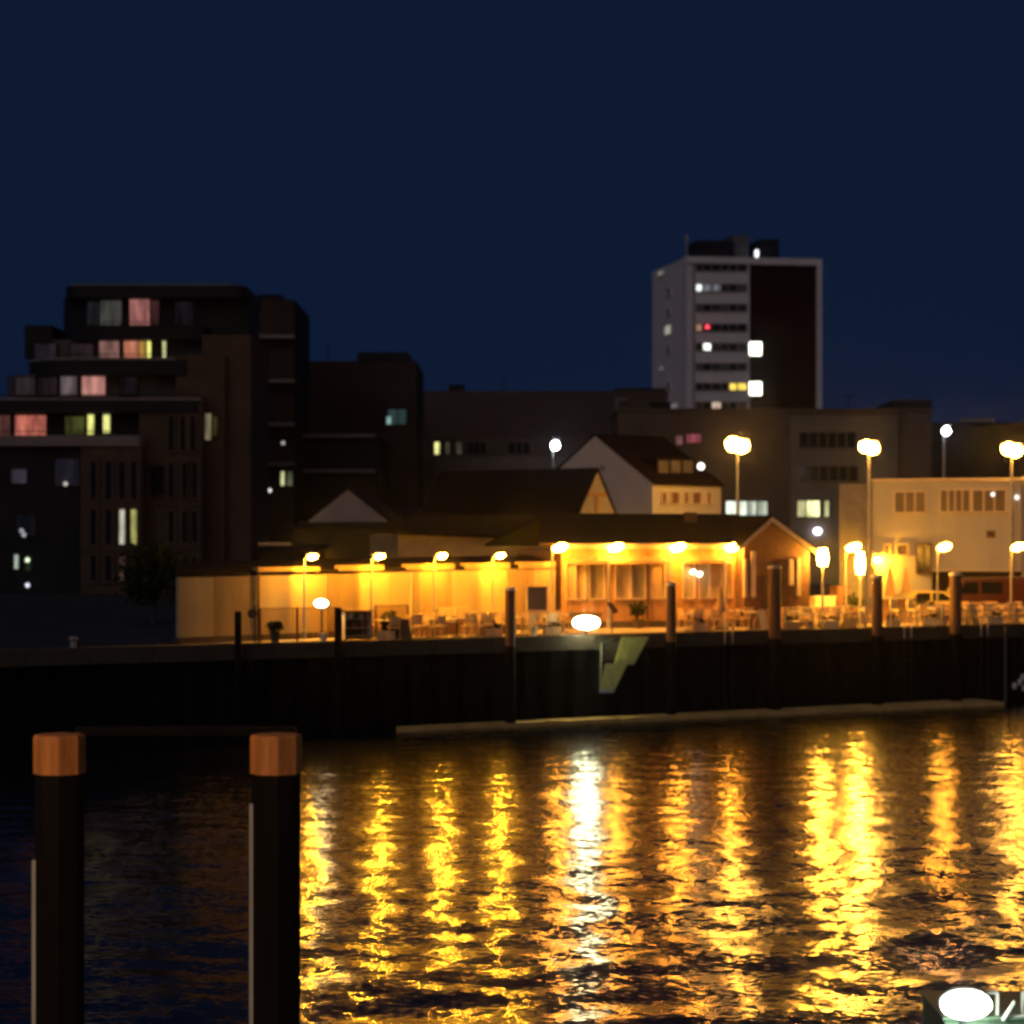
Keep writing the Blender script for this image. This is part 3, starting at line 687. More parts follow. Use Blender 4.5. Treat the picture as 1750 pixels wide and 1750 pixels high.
# long low block left of the tower
r, F = block('long_office', 706, 1142, 668, 232, 14, mat('umber_facade', (0.075, 0.052, 0.045), 0.85), 'long flat dark office block left of the tower')
low = part('lower_wing', MB().fbox(F, F.s(743), F.s(1054), -8, 0, GZ, Z(748, 224)), M_officeb, r)
band = part('parapet_band', MB().fbox(F, F.s(743, -8), F.s(1054, -8), -8.15, -8.0, Z(815, 224), Z(780, 224)), M_officeg, r)
for a, b, mt in ((743, 751, winglow(240, 235, 150, 1.3)), (762, 768, winglow(60, 54, 45)), (780, 789, winglow(70, 64, 50)), (800, 830, M_glass), (868, 906, M_glass)):
    window(r, F, a, b, 756, 776, mt, M_officeg, d=-8, nm=2 if mt is M_glass else 0)
r, F = block('plant_block', 1052, 1138, 663, 245, 10, M_aptdark, 'small black block touching the lower left of the tower')
tag(part('vent_pipe', MB().tube([(W(1054, 221), 221, Z(790, 221)), (W(1054, 221), 221, Z(682, 221))], 0.28, 8).tube([(W(1054, 221), 221, Z(684, 221)), (W(1072, 221), 221, Z(684, 221))], 0.25, 8), M_officeg), 'pale vertical vent pipe with short elbow left below the tower', 'pipe')
# dark block centre left
r, F = block('brown_office', 500, 712, 617, 205, 16, M_office, 'broad black office block with one dim greenish window')
part('roof_box', MB().fbox(F, F.s(608), F.s(697), 2, 10, Z(617, 205), Z(602, 207)), M_aptdark, r)
part('lower_wing', MB().fbox(F, F.s(508), F.s(662), -12, 0, GZ, Z(745, 193)), M_aptdark, r)
for y in (742, 802):
    part('balcony_band', MB().fbox(F, F.s(510, -12), F.s(642, -12), -12.6, -12.0, Z(y + 6, 193), Z(y, 193)), M_aptband, r)
window(r, F, 664, 694, 700, 725, winglow(38, 56, 54), M_dframe, nm=1)
window(r, F, 661, 668, 712, 725, winglow(150, 190, 180, 0.9), M_dframe, d=-0.1, fw=0.05)
r, F = block('balcony_block', 424, 503, 512, 185, 14, M_office, 'narrow black block right behind the terraced apartments')
part('roof_box', MB().fbox(F, F.s(436), F.s(476), 2, 8, Z(512, 185), Z(503, 187)), M_aptdark, r)
for y in (572, 648, 722, 790):
    part('balcony', MB().fbox(F, F.s(438), F.s(505), -1.2, 0.0, Z(y + 6, 184), Z(y, 184)), M_aptband, r)
window(r, F, 480, 486, 806, 830, winglow(215, 220, 160, 0.9), M_dframe, d=-0.05); window(r, F, 491, 500, 806, 830, winglow(95, 100, 75, 0.8), M_dframe, d=-0.05)
for px, py, k in ((461, 838, 1.4), (484, 757, 0.5), (467, 950, 0.2)):
    part('balcony_light', MB().ell((W(px, 183.5), 183.4, Z(py, 183.5)), (0.17, 0.1, 0.17), 8, 5), glow('dot_%d' % px, (0.9, 0.9, 0.85), k), r)

# ------------------------------------------------------------------ high-rise tower
def tower():
    Yc = 300.0
    F = Fr.px(1174, Yc, 1405, 303)
    root = thing('high_rise', F.P(F.L / 2, 0, GZ), 'tall white and dark red high-rise tower with scattered lit windows', 'high-rise')
    zt = Z(440, Yc)
    S = Fr.px(1115, 316, 1174, Yc)
    # volumes: white window bay, recessed dark strip, dark brick bay, white end frame
    part('window_bay', MB().fbox(F, F.s(1188), F.s(1281), 0, 15, GZ, zt - 0.8), M_towerw, root)
    part('recess_strip', MB().fbox(F, F.s(1172), F.s(1188), 0.9, 15, GZ, zt - 0.8), M_towerd, root)
    part('brick_bay', MB().fbox(F, F.s(1281), F.s(1396), 0.35, 15, GZ, zt - 0.8), M_towerd, root)
    part('roof_band', MB().fbox(F, F.s(1172), F.s(1404), -0.25, 15.2, zt - 0.8, zt + 0.15), M_towerw, root)
    part('edge_frame', MB().fbox(F, F.s(1396), F.s(1404), -0.25, 15, GZ, zt - 0.8), M_towerw, root)
    corner = F.P(F.s(1173), 0, 0)
    l0 = (W(1115, 316), 316)
    S = Fr(l0[0], l0[1], corner[0], corner[1])
    v = [S.P(0, 0, GZ), S.P(S.L, 0, GZ), S.P(S.L, 0, zt), S.P(0, 0, zt)]
    part('side_wall', MB().fbox(S, 0, S.L, 0, 1.0, GZ, zt), M_towerw, root)
    panes = {0: [(1192, 1212, 0), (1214, 1234, 0), (1236, 1252, 0), (1255, 1273, 0)]}
    rows = [457, 492, 526, 560, 593, 627, 661, 693]
    dk = mat('tower_dark_pane', (0.03, 0.026, 0.028), 0.3); dk2 = mat('tower_curtained_pane', (0.16, 0.14, 0.145), 0.5); dk3 = mat('tower_dim_pane', (0.07, 0.06, 0.062), 0.4)
    for i, y in enumerate(rows):
        band = part('window_band', MB().fbox(F, F.s(1189), F.s(1277), -0.10, 0.0, F.z(1230, y + 8.6), F.z(1230, y + 7.2)), M_towerw, root)
        for j, (a, b) in enumerate(((1190, 1199), (1202, 1214), (1217, 1231), (1234, 1244), (1247, 1258), (1261, 1275))):
            m = [dk, dk2, dk3][(i * 5 + j * 3 + i * j) % 3]
            if (i, j) == (1, 1): m = winglow(108, 106, 112)
            if (i, j) == (1, 2): m = winglow(100, 98, 104)
            if (i, j) == (1, 0): m = winglow(235, 238, 240, 1.6)
            if (i, j) == (3, 0): m = winglow(190, 140, 115, 1.0)
            if (i, j) in ((6, 4), (6, 5)): m = winglow(250, 215, 90, 1.3, 0.5, 1.0)
            if (i, j) == (4, 1): m = winglow(245, 248, 235, 2.2)
            if (i, j) == (7, 2): m = winglow(210, 185, 165, 0.9)
            window(root, F, a, b, y - 5.5, y + 5.5, m, mat('tower_frame', (0.22, 0.20, 0.205), 0.7), fw=0.12, d=0.0)
    for y in (595, 663):
        w = part('stair_window', MB().fbox(F, F.s(1279), F.s(1303), 0.1, 0.34, F.z(1290, y + 15), F.z(1290, y - 13)), M_dframe, root)
        part('pane', MB().fbox(F, F.s(1281), F.s(1301), 0.0, 0.1, F.z(1290, y + 12), F.z(1290, y - 10)), winglow(250, 252, 230, 5.0, 0.2), w)
    part('warning_light', MB().ell(F.P(F.s(1208), -0.3, F.z(1208, 559)), (0.3, 0.2, 0.3), 8, 6), glow('red_light', (1.0, 0.06, 0.10), 2.6), root)
    for px, y, w, h, mt in ((1130, 467, 9, 8, winglow(118, 118, 112)), (1142, 564, 10, 15, winglow(150, 150, 135)), (1131, 630, 6, 7, winglow(92, 88, 92)), (1152, 694, 13, 8, winglow(98, 94, 98))):
        window(root, S, px - w / 2, px + w / 2, y - h / 2, y + h / 2, mt, M_towerw, fw=0.08)
    for y in (500, 534, 598, 660):
        window(root, S, 1139, 1147, y - 6, y + 6, mat('dim_pane', (0.34, 0.32, 0.33), 0.4), M_towerw, fw=0.06)
    # roof plant
    zr = zt + 0.15
    pb = part('plant_room', MB().fbox(F, F.s(1200), F.s(1263), 3, 9, zr, Z(413, 305)), M_aptdark, root)
    part('plant_screen', MB().fbox(F, F.s(1262), F.s(1290), 3.5, 9, zr, Z(402, 305)), mat('grey_cladding', (0.10, 0.10, 0.11), 0.7), root)
    part('plant_screen', MB().fbox(F, F.s(1308), F.s(1341), 3, 9, zr, Z(409, 305)), M_aptdark, root)
    part('antenna', MB().tube([F.P(F.s(1185), 4, zr), F.P(F.s(1185), 4, Z(402, 304))], 0.12, 6).tube([F.P(F.s(1185), 4, Z(412, 304)), F.P(F.s(1185), 4, Z(402, 304))], 0.3, 6), M_metal, root)
    part('antenna', MB().tube([F.P(F.s(1342), 4, zr), F.P(F.s(1342), 4, Z(412, 304))], 0.15, 6), M_metal, root)
    part('roof_lamp', MB().ell(F.P(F.s(1298), 1.5, Z(430, 301)), (0.28, 0.28, 0.62), 8, 6), glow('roof_lamp_lens', (0.9, 0.9, 1.0), 2.2), root)
tower()

# ------------------------------------------------------------------ terraced apartments on the left
def apartments():
    Y0 = 155.0
    F = Fr.px(-90, Y0, 425, Y0)
    root = thing('apartment_building', F.P(F.L / 2, 0, GZ), 'stepped terraced apartment building with curved balconies at the left edge', 'building')
    def vol(name, px0, px1, py0, py1, d, depth, m):
        z0, z1 = (F.z(200, py1, d) if py1 else GZ), F.z(200, py0, d)
        if name not in ('penthouse', 'storey'): return part(name, MB().fbox(F, F.s(px0, d), F.s(px1, d), d, d + depth, z0, z1), m, root)
        a, b, r = F.s(px0, d), F.s(px1, d), 2.6
        pts = [(a + r - r * math.cos(PI / 2 * k / 6), d + r - r * math.sin(PI / 2 * k / 6)) for k in range(7)] + [(b, d), (b, d + depth), (a, d + depth)]
        n = len(pts); vs = [F.P(s, e, z) for z in (z0, z1) for s, e in pts]
        return part(name, MB().add(vs, [tuple(range(n))[::-1], tuple(range(n, 2 * n))] + [(i, (i + 1) % n, (i + 1) % n + n, i + n) for i in range(n)]), m, root)
    def slab(px0, px1, py0, py1, d, depth, m, r0=4.2, r1=0.4, name='balcony_slab'):
        """balcony slab with rounded front corners"""
        a, b = F.s(px0, d), F.s(px1, d); pts = []
        for k in range(7):
            q = PI / 2 * k / 6; pts.append((a + r0 - r0 * math.cos(q), d + r0 - r0 * math.sin(q)))
        for k in range(7):
            q = PI / 2 * k / 6; pts.append((b - r1 + r1 * math.sin(q), d + r1 - r1 * math.cos(q)))
        pts += [(b, d + depth), (a, d + depth)]
        z0, z1 = F.z(200, py1, d), F.z(200, py0, d); n = len(pts)
        vs = [F.P(s, e, z) for z in (z0, z1) for s, e in pts]
        return part(name, MB().add(vs, [tuple(range(n))[::-1], tuple(range(n, 2 * n))] + [(i, (i + 1) % n, (i + 1) % n + n, i + n) for i in range(n)]), m, root)
    # storeys from the top
    vol('penthouse', 98, 422, 506, 575, 8.5, 8, M_aptdark)
    slab(108, 420, 488, 508, 7.0, 10, M_aptdark, 1.2, 1.2, 'roof_slab')
    slab(115, 410, 485, 489, 7.6, 9, M_aptband, 1.2, 1.2, 'roof_edge')
    vol('storey', 60, 345, 580, 640, 6.8, 9, mat('dim_plaster', (0.085, 0.075, 0.08), 0.8))
    slab(92, 350, 556, 580, 5.2, 11, M_aptdark)
    vol('stair_block', 345, 428, 572, None, 4.4, 12, M_aptbrick)
    vol('roof_block', 42, 88, 556, 612, 7.0, 5, M_aptdark)
    vol('storey', 0, 300, 640, 700, 5.0, 9, mat('dim_plaster', (0.085, 0.075, 0.08), 0.8))
    slab(30, 320, 615, 641, 3.4, 11, M_aptdark)
    slab(28, 300, 611, 615, 3.3, 11, M_aptband, name='balcony_edge')
    vol('wing', 300, 384, 606, None, 3.6, 9, M_aptbrick)
    vol('storey', -90, 250, 703, 760, 3.2, 9, M_aptdark)
    slab(-80, 340, 684, 705, 1.6, 9, M_aptdark)
    slab(-80, 345, 680, 684, 1.5, 9, M_aptband, name='balcony_edge')
    vol('wing', 238, 345, 676, None, 1.8, 9, M_aptbrick)
    slab(-80, 240, 744, 762, -0.2, 6, M_aptband, name='balcony_slab')
    vol('brick_front', 138, 242, 762, None, 0.0, 9, M_aptbrick)
    vol('glazed_front', -90, 138, 762, None, 0.6, 9, M_aptdark)
    for y in (862, 938):
        part('floor_band', MB().fbox(F, F.s(140), F.s(241), -0.12, 0.0, F.z(200, y + 4), F.z(200, y - 3)), M_aptbrick, root)
        part('floor_band', MB().fbox(F, F.s(244, 1.8), F.s(344, 1.8), 1.68, 1.8, F.z(200, y + 2, 1.8), F.z(200, y - 5, 1.8)), M_aptbrick, root)
    for y in (500, 532): pass
    # piers and slit windows
    for y0, y1 in ((789, 853), (871, 930), (950, 992)):
        for px in (160, 186, 209, 229):
            m = M_glass
            if y0 == 871 and px == 209: m = winglow(185, 180, 160, 0.9)
            if y0 == 871 and px == 229: m = winglow(185, 180, 105, 0.9)
            if y0 == 950 and px == 209: m = winglow(70, 52, 42, 0.8)
            window(root, F, px - 4.5, px + 4.5, y0, y1, m, M_aptbrick, fw=0.25)
        for px in (293, 316, 333):
            window(root, F, px - 4, px + 4, y0 + 3, y1 - 3, M_glass, M_aptbrick, fw=0.25, d=1.8)
    for px in (262, 276):
        window(root, F, px - 5, px + 5, 796, 846, M_glass, M_aptbrick, fw=0.15, d=1.8)
    window(root, F, 351, 361, 707, 752, winglow(110, 102, 78), M_aptbrick, d=3.6); window(root, F, 364, 372, 712, 745, winglow(52, 44, 22), M_aptbrick, d=3.6)
    for px in (293, 313, 330):
        window(root, F, px - 4, px + 4, 712, 770, M_glass, M_aptbrick, fw=0.2, d=1.8)
    # lit terraces
    fr = mat('terrace_frame', (0.05, 0.02, 0.02), 0.7)
    def lit(a, b, y0, y1, d, col, k=1.0, nm=0): window(root, F, a, b, y0, y1, winglow(*col, k), fr, nm=nm, d=d, fw=0.08)
    for px0, px1, py, d in ((96, 345, 552, 5.2), (34, 320, 607, 3.4), (-80, 340, 676, 1.6), (-80, 236, 739, -0.2)):
        a, b = F.s(px0, d) + 3.5, F.s(px1, d); z = F.z(200, py, d)
        rl = part('balcony_railing', MB().tube([F.P(a, d + 0.3, z + 0.1), F.P(b, d + 0.3, z + 0.1)], 0.035, 5), M_dmetal, root)
        for k in range(int((b - a) / 1.4) + 1): part('baluster', MB().tube([F.P(a + 1.4 * k, d + 0.3, z - 0.35), F.P(a + 1.4 * k, d + 0.3, z + 0.1)], 0.025, 4), M_dmetal, rl)
    lit(300, 330, 516, 555, 8.5, (20, 18, 22)); lit(60, 96, 588, 612, 6.8, (32, 27, 32)); lit(120, 160, 588, 612, 6.8, (34, 26, 28)); lit(66, 98, 645, 676, 5.0, (30, 22, 25)); lit(205, 235, 645, 676, 5.0, (18, 14, 16))
    lit(172, 208, 514, 556, 8.5, (60, 60, 56)); lit(150, 170, 516, 555, 8.5, (26, 27, 30)); lit(222, 256, 512, 556, 8.5, (150, 95, 90)); lit(258, 272, 514, 555, 8.5, (60, 34, 34))
    lit(170, 204, 582, 612, 6.8, (120, 85, 80)); lit(212, 236, 582, 612, 6.8, (190, 118, 92)); lit(238, 249, 583, 612, 6.8, (150, 110, 55))
    lit(251, 258, 583, 612, 6.8, (250, 245, 130), 1.2); lit(278, 284, 583, 611, 6.8, (205, 205, 145), 1.0)
    lit(104, 132, 642, 676, 5.0, (95, 82, 85)); lit(140, 180, 642, 676, 5.0, (178, 122, 112)); lit(28, 60, 645, 676, 5.0, (42, 36, 38))
    lit(-20, 18, 710, 745, 3.2, (80, 48, 44)); lit(26, 79, 710, 745, 3.2, (188, 104, 88)); lit(112, 145, 712, 742, 3.2, (62, 64, 30))
    lit(150, 161, 709, 743, 3.2, (232, 232, 130), 1.1); lit(177, 188, 709, 740, 3.2, (228, 228, 140), 1.1)
    lit(20, 46, 802, 826, 0.6, (52, 48, 58)); lit(95, 135, 785, 830, 0.6, (26, 24, 32))
    lit(25, 32, 948, 972, 0.6, (165, 180, 165)); lit(44, 54, 950, 975, 0.6, (30, 38, 28)); lit(30, 60, 880, 915, 0.6, (12, 13, 18))
    for i, (px, py, k, c) in enumerate(((48, 957, 1.6, (0.8, 0.95, 0.6)), (48, 1000, 1.2, (0.8, 0.85, 1)), (38, 907, 0.35, (1, 1, 1)), (113, 827, 0.6, (0.9, 0.9, 0.8)), (42, 914, 0.4, (1, 1, 1)))):
        part('balcony_light', MB().ell((W(px, 154.5), 154.3, Z(py, 154.5)), (0.17, 0.12, 0.17), 8, 5), glow('apt_dot_%d' % i, c, k), root)
apartments()

# roof clutter on the dark blocks: aerials and vents as things of their own
for px, py, Y, h, lb in ((560, 617, 210, 1.8, 'thin aerial on the broad black office block'),
                         (860, 668, 236, 1.6, 'aerial on the long flat office block'), (1450, 700, 194, 1.5, 'aerial on the grey-brown office block')):
    x = W(px, Y); z = Z(py, Y); a = thing('roof_aerial', (x, Y, z), lb, 'aerial')
    part('mast', MB().tube([(x, Y, z - 0.1), (x, Y, z + h)], 0.05, 5), M_dmetal, a); part('crossbar', MB().tube([(x - 0.5, Y, z + h * 0.8), (x + 0.5, Y, z + h * 0.8)], 0.04, 5), M_dmetal, a)
for px, Y, py, lb in ((780, 238, 668, 'low vent housing on the long flat office block'), (1130, 195, 700, 'vent housing on the grey-brown office block under the tower')):
    x = W(px, Y); z = Z(py, Y); a = thing('roof_vent', (x, Y, z), lb, 'vent')
    part('housing', MB().box(x - 0.9, x + 0.9, Y, Y + 1.2, z - 0.05, z + 0.6), M_aptdark, a); part('lid', MB().box(x - 1.0, x + 1.0, Y - 0.1, Y + 1.3, z + 0.6, z + 0.68), M_aptdark, a)

# ------------------------------------------------------------------ trees and shrubs
def leaf_crown(c, r, n, seed, size=0.12, clumps=26):
    rg = random.Random(seed); mb = MB()
    cs = []
    for i in range(clumps):
        th = rg.uniform(0, 2 * PI); ph = math.acos(rg.uniform(-0.7, 1)); q = rg.uniform(0.45, 1.0)
        cs.append((c[0] + r[0] * q * math.sin(ph) * math.cos(th), c[1] + r[1] * q * math.sin(ph) * math.sin(th), c[2] + r[2] * q * math.cos(ph), rg.uniform(0.18, 0.4)))
    for i in range(n):
        a = rg.choice(cs); k = a[3] * min(r)
        p = np.array([a[0] + rg.gauss(0, k), a[1] + rg.gauss(0, k), a[2] + rg.gauss(0, k * 0.8)])
        u = np.array([rg.gauss(0, 1) for _ in range(3)]); u /= np.linalg.norm(u)
        w = np.cross(u, [rg.gauss(0, 1) for _ in range(3)]); w /= max(1e-6, np.linalg.norm(w)); s = size * rg.uniform(0.6, 1.3)
        mb.add([p - u * s, p + w * s * 0.6, p + u * s, p - w * s * 0.6], [(0, 1, 2, 3)])
    return mb
def tree(px, Y, h, r, label, seed, n=1600):
    x = W(px, Y); root = thing('small_tree', (x, Y, GZ), label, 'tree', 'dark trees behind the left end of the pale wall')
    part('trunk', MB().tube([(x, Y, GZ), (x + 0.05, Y, GZ + h * 0.4), (x - 0.05, Y, GZ + h * 0.7)], [0.12, 0.09, 0.05], 8)
         .tube([(x, Y, GZ + h * 0.35), (x + r * 0.4, Y, GZ + h * 0.7)], [0.06, 0.03], 6).tube([(x, Y, GZ + h * 0.4), (x - r * 0.4, Y + 0.2, GZ + h * 0.72)], [0.06, 0.03], 6), M_bark, root)
    part('crown', leaf_crown((x, Y, GZ + h * 0.68), (r, r, h * 0.34), n, seed, 0.16), M_leaf, root, kind='stuff')
tree(262, 100, 3.3, 1.4, 'round dark tree left of the pale wall, wider of the two', 3, 2600)
tree(325, 96, 2.6, 0.9, 'dark bushy tree rising over the left end of the pale wall', 5, 1800)
def shrub(px, d, h, r, label, seed, pot=True):
    x, y, _ = QP(px, d); root = thing('potted_shrub', (x, y, GZ), label, 'potted plant', 'potted shrubs on the terrace')
    part('pot', MB().tube([(x, y, GZ), (x, y, GZ + 0.38), (x, y, GZ + 0.42)], [r * 0.5, r * 0.7, r * 0.74], 10), M_coping, root)
    part('stem', MB().tube([(x, y, GZ + 0.36), (x, y, GZ + h * 0.7)], 0.03, 5), M_bark, root)
    part('crown', leaf_crown((x, y, GZ + 0.4 + h * 0.4), (r, r, h * 0.42), 500, seed, 0.07, 14), M_leaf, root, kind='stuff')
shrub(1458, 4.0, 1.3, 0.42, 'dark shrub in a tub left of the pale-capped pile by the yellow corner', 8)
shrub(1577, 4.5, 1.0, 0.4, 'small shrub in a tub behind the tall yellow chairs', 9)
shrub(668, 1.6, 0.8, 0.35, 'low shrub in a tub right of the cabinet with shelves', 10)
shrub(470, 0.9, 0.5, 0.3, 'tiny shrub in a tub under the first curved lamp', 12)
shrub(1090, 4.6, 0.9, 0.4, 'low shrub in a tub right behind the top of the gangway', 13)

# ------------------------------------------------------------------ terrace furniture
def chair_proto():
    root = thing('terrace_chair', (0, 0, 0), 'terrace chair', 'chair')
    part('seat', MB().box(-0.23, 0.23, -0.22, 0.22, 0.43, 0.47), M_chair, root)
    for i in range(4):
        z = 0.56 + 0.09 * i
        part('back_slat', MB().box(-0.21, 0.21, 0.20 + 0.015 * i, 0.225 + 0.015 * i, z, z + 0.065), M_chair, root)
    for sx in (-1, 1):
        part('leg', MB().tube([(sx * 0.21, -0.2, 0), (sx * 0.21, -0.2, 0.43)], 0.022, 5), M_chair, root)
        part('leg', MB().tube([(sx * 0.22, 0.23, 0), (sx * 0.22, 0.20, 0.45), (sx * 0.22, 0.265, 0.94)], 0.022, 5), M_chair, root)
    return root
def table_proto():
    root = thing('terrace_table', (0, 0, 0), 'terrace table', 'table')
    part('table_top', MB().tube([(0, 0, 0.71), (0, 0, 0.75)], 0.42, 16), M_table, root)
    part('leg', MB().tube([(0, 0, 0.03), (0, 0, 0.71)], 0.04, 6), M_dmetal, root)
    part('foot', MB().tube([(0, 0, 0), (0, 0, 0.03)], 0.24, 10), M_dmetal, root)
    return root
chair0, table0 = chair_proto(), table_proto(); first = {'c': True, 't': True}
def put(proto, key, loc, rot, label, group):
    if first[key]:
        first[key] = False; proto.location = loc; proto.rotation_euler.z = rot; tag(proto, label, None, group); return proto
    return copy_tree(proto, loc, rot, label, group)
tables = [(655, 0.95, 'right beside the low shrub tub', 'wlrb'), (697, 1.35, 'left of the yellow seats', 'wlr'), (738, 1.0, 'in front of the leftmost yellow seat', 'wlb'), (781, 1.1, 'in front of the middle yellow seats', 'wlr'),
          (822, 1.2, 'in front of the rightmost yellow seats', 'wlrb'), (893, 1.5, 'just right of the white-capped brown pile', 'wlb'), (930, 1.2, 'under the framed board', 'wlr'), (962, 2.6, 'under the lamp at the hut corner', 'wrb'),
          (1178, 1.1, 'right of the pile by the gangway', 'wlr'), (1212, 1.5, 'below the bright hut window panel', 'wlrb'), (1285, 1.6, 'below the left porch post', 'wlr'), (1362, 1.3, 'right of the tallest pile', 'wlrb'),
          (1400, 1.6, 'below the square lantern', 'wlr'), (1432, 1.2, 'below the bright pair of lamps', 'wlrb'), (1474, 1.8, 'left of the pile by the yellow corner', 'wlr'), (1600, 1.5, 'before the pale yellow car', 'wlrb'),
          (1668, 1.3, 'before the middle of the dark red van', 'wlr'), (1708, 1.6, 'before the rear of the dark red van', 'wlrb'), (1738, 1.2, 'nearest the right edge', 'wl'),
          (612, 2.6, 'behind the cabinet with shelves', 'wlr'), (1196, 3.2, 'against the hut right of the gangway', 'wlr'), (1262, 3.3, 'at the left porch corner', 'wlr'), (1340, 3.4, 'in front of the porch door', 'wlrb'), (1375, 5.0, 'behind the lantern side of the porch', 'wlr'),
          (1418, 3.0, 'before the beige storage cabinet', 'wlr'), (1480, 4.2, 'below the tall lit lantern', 'wlrb'), (1640, 3.4, 'behind the pile before the van', 'wlr'), (1672, 4.0, 'beside the middle of the van', 'wlrb'), (1712, 3.5, 'beside the lit van rear', 'wlrb'), (1585, 3.4, 'between counter and yellow car', 'wlr')]
side = {'w': ('water side', (0, -0.72), PI), 'b': ('building side', (0, 0.72), 0), 'l': ('left side', (-0.72, 0), PI / 2), 'r': ('right side', (0.72, 0), -PI / 2)}
for k, (px, d, phr, ch) in enumerate(tables):
    x, y, _ = QP(px, d + 0.35)
    put(table0, 't', (x, y, GZ + 0.012), ang, 'round pale café table ' + phr, 'café tables on the quay terrace')
    for c in ch:
        nm, (ox, oy), rz = side[c]; a = ang + random.uniform(-0.25, 0.25)
        X = x + ox * math.cos(a) - oy * math.sin(a); Yc = y + ox * math.sin(a) + oy * math.cos(a)
        put(chair0, 'c', (X, Yc, GZ + 0.012), a + rz + random.uniform(-0.3, 0.3), 'wooden chair, %s of the table %s' % (nm, phr), 'wooden chairs on the quay terrace')

def sofa(px, d, label, high=0.0, rot=0):
    x, y, _ = QP(px, d); root = thing('lounge_seat', (0, 0, 0), label, 'outdoor sofa', 'yellow lounge seats by the pale wall')
    part('base', MB().box(-0.36, 0.36, -0.38, 0.38, 0.0, 0.34 + high), M_wick, root)
    part('seat_cushion', MB().box(-0.33, 0.33, -0.36, 0.22, 0.34 + high, 0.48 + high), M_sofa, root)
    part('back_cushion', MB().box(-0.34, 0.34, 0.22, 0.38, 0.345 + high, 0.92 + high), M_sofa, root)
    for sx in (-1, 1): part('armrest', MB().box(sx * 0.43 - 0.07, sx * 0.43 + 0.07, -0.36, 0.38, 0.0, 0.58 + high), M_wick, root)
    root.location = (x, y, GZ + 0.005); root.rotation_euler.z = ang + rot
sofa(737, 3.0, 'leftmost yellow-cushioned lounge seat')
sofa(766, 3.5, 'second yellow-cushioned lounge seat, raised, from the left', 0.18)
sofa(795, 3.5, 'third yellow-cushioned lounge seat, raised, from the left', 0.18)
sofa(822, 3.2, 'fourth yellow-cushioned lounge seat from the left')
sofa(851, 3.2, 'yellow-cushioned lounge seat touching the white-capped pile')

def cabinet():
    d = 0.95; s0, s1 = Q.s(589, d), Q.s(636, d); zt = GZ + 1.16
    root = thing('shelf_cabinet', Q.P((s0 + s1) / 2, d, GZ), 'open brown serving cabinet with shelves and bowls', 'cabinet')
    for a in (s0, s1 - 0.05): part('side_panel', MB().fbox(Q, a, a + 0.05, d, d + 0.45, GZ + 0.02, zt - 0.05), M_trim, root)
    part('top', MB().fbox(Q, s0 - 0.05, s1 + 0.05, d - 0.04, d + 0.5, zt - 0.05, zt), M_brownpile, root)
    part('back_panel', MB().fbox(Q, s0 + 0.05, s1 - 0.05, d + 0.40, d + 0.44, GZ + 0.02, zt - 0.05), M_wick, root)
    for z in (0.12, 0.45, 0.8): part('shelf', MB().fbox(Q, s0 + 0.05, s1 - 0.05, d + 0.02, d + 0.40, GZ + z, GZ + z + 0.04), M_chair, root)
    lb = [('wide pale bowl on the top shelf of the cabinet, left', 0.3, 0.84, 0.15), ('pale bowl on the top shelf of the cabinet, right', 0.75, 0.84, 0.13), ('brown basket on the middle shelf of the cabinet', 0.5, 0.49, 0.18)]
    for l, a, z, r in lb:
        p = Q.P(s0 + a * (s1 - s0) / 1.1, d + 0.2, GZ + z)
        tag(part('bowl', MB().tube([p, (p[0], p[1], p[2] + 0.08), (p[0], p[1], p[2] + 0.2)], [r * 0.5, r * 0.9, r], 12), M_table if z > .6 else M_wick), l, 'bowl')
cabinet()

M_clear = bpy.data.materials.new('clear_glass'); M_clear.use_nodes = True
nt = M_clear.node_tree; nt.nodes.remove(nt.nodes['Principled BSDF'])
tr = nt.nodes.new('ShaderNodeBsdfTransparent'); tr.inputs[0].default_value = (0.86, 0.82, 0.76, 1); gl = nt.nodes.new('ShaderNodeBsdfGlossy'); gl.inputs['Roughness'].default_value = 0.05
mx = nt.nodes.new('ShaderNodeMixShader'); fz = nt.nodes.new('ShaderNodeFresnel')
nt.links.new(fz.outputs[0], mx.inputs[0]); nt.links.new(tr.outputs[0], mx.inputs[1]); nt.links.new(gl.outputs[0], mx.inputs[2]); nt.links.new(mx.outputs[0], nt.nodes['Material Output'].inputs[0])
def windbreak(pxs, d, label):
    root = thing('glass_windbreak', QP(pxs[0], d), label, 'windbreak', 'glass windbreaks on the quay terrace')
    for i, px in enumerate(pxs):
        s = Q.s(px, d); part('post', MB().fbox(Q, s - 0.035, s + 0.035, d - 0.035, d + 0.035, GZ + 0.012, GZ + 1.32), M_brownpile, root)
        if i: 
            sp_ = Q.s(pxs[i - 1], d)
            part('pane', MB().fbox(Q, sp_ + 0.05, s - 0.05, d - 0.006, d + 0.006, GZ + 0.12, GZ + 1.28), M_clear, root)
            part('rail', MB().fbox(Q, sp_ + 0.035, s - 0.035, d - 0.02, d + 0.02, GZ + 1.28, GZ + 1.315), M_brownpile, root)
windbreak([444, 508, 574], 0.95, 'glass windbreak panels with brown posts left of the black pile by the cabinet')
windbreak([642, 697], 2.0, 'single glass windbreak panel between the cabinet and the yellow seats')

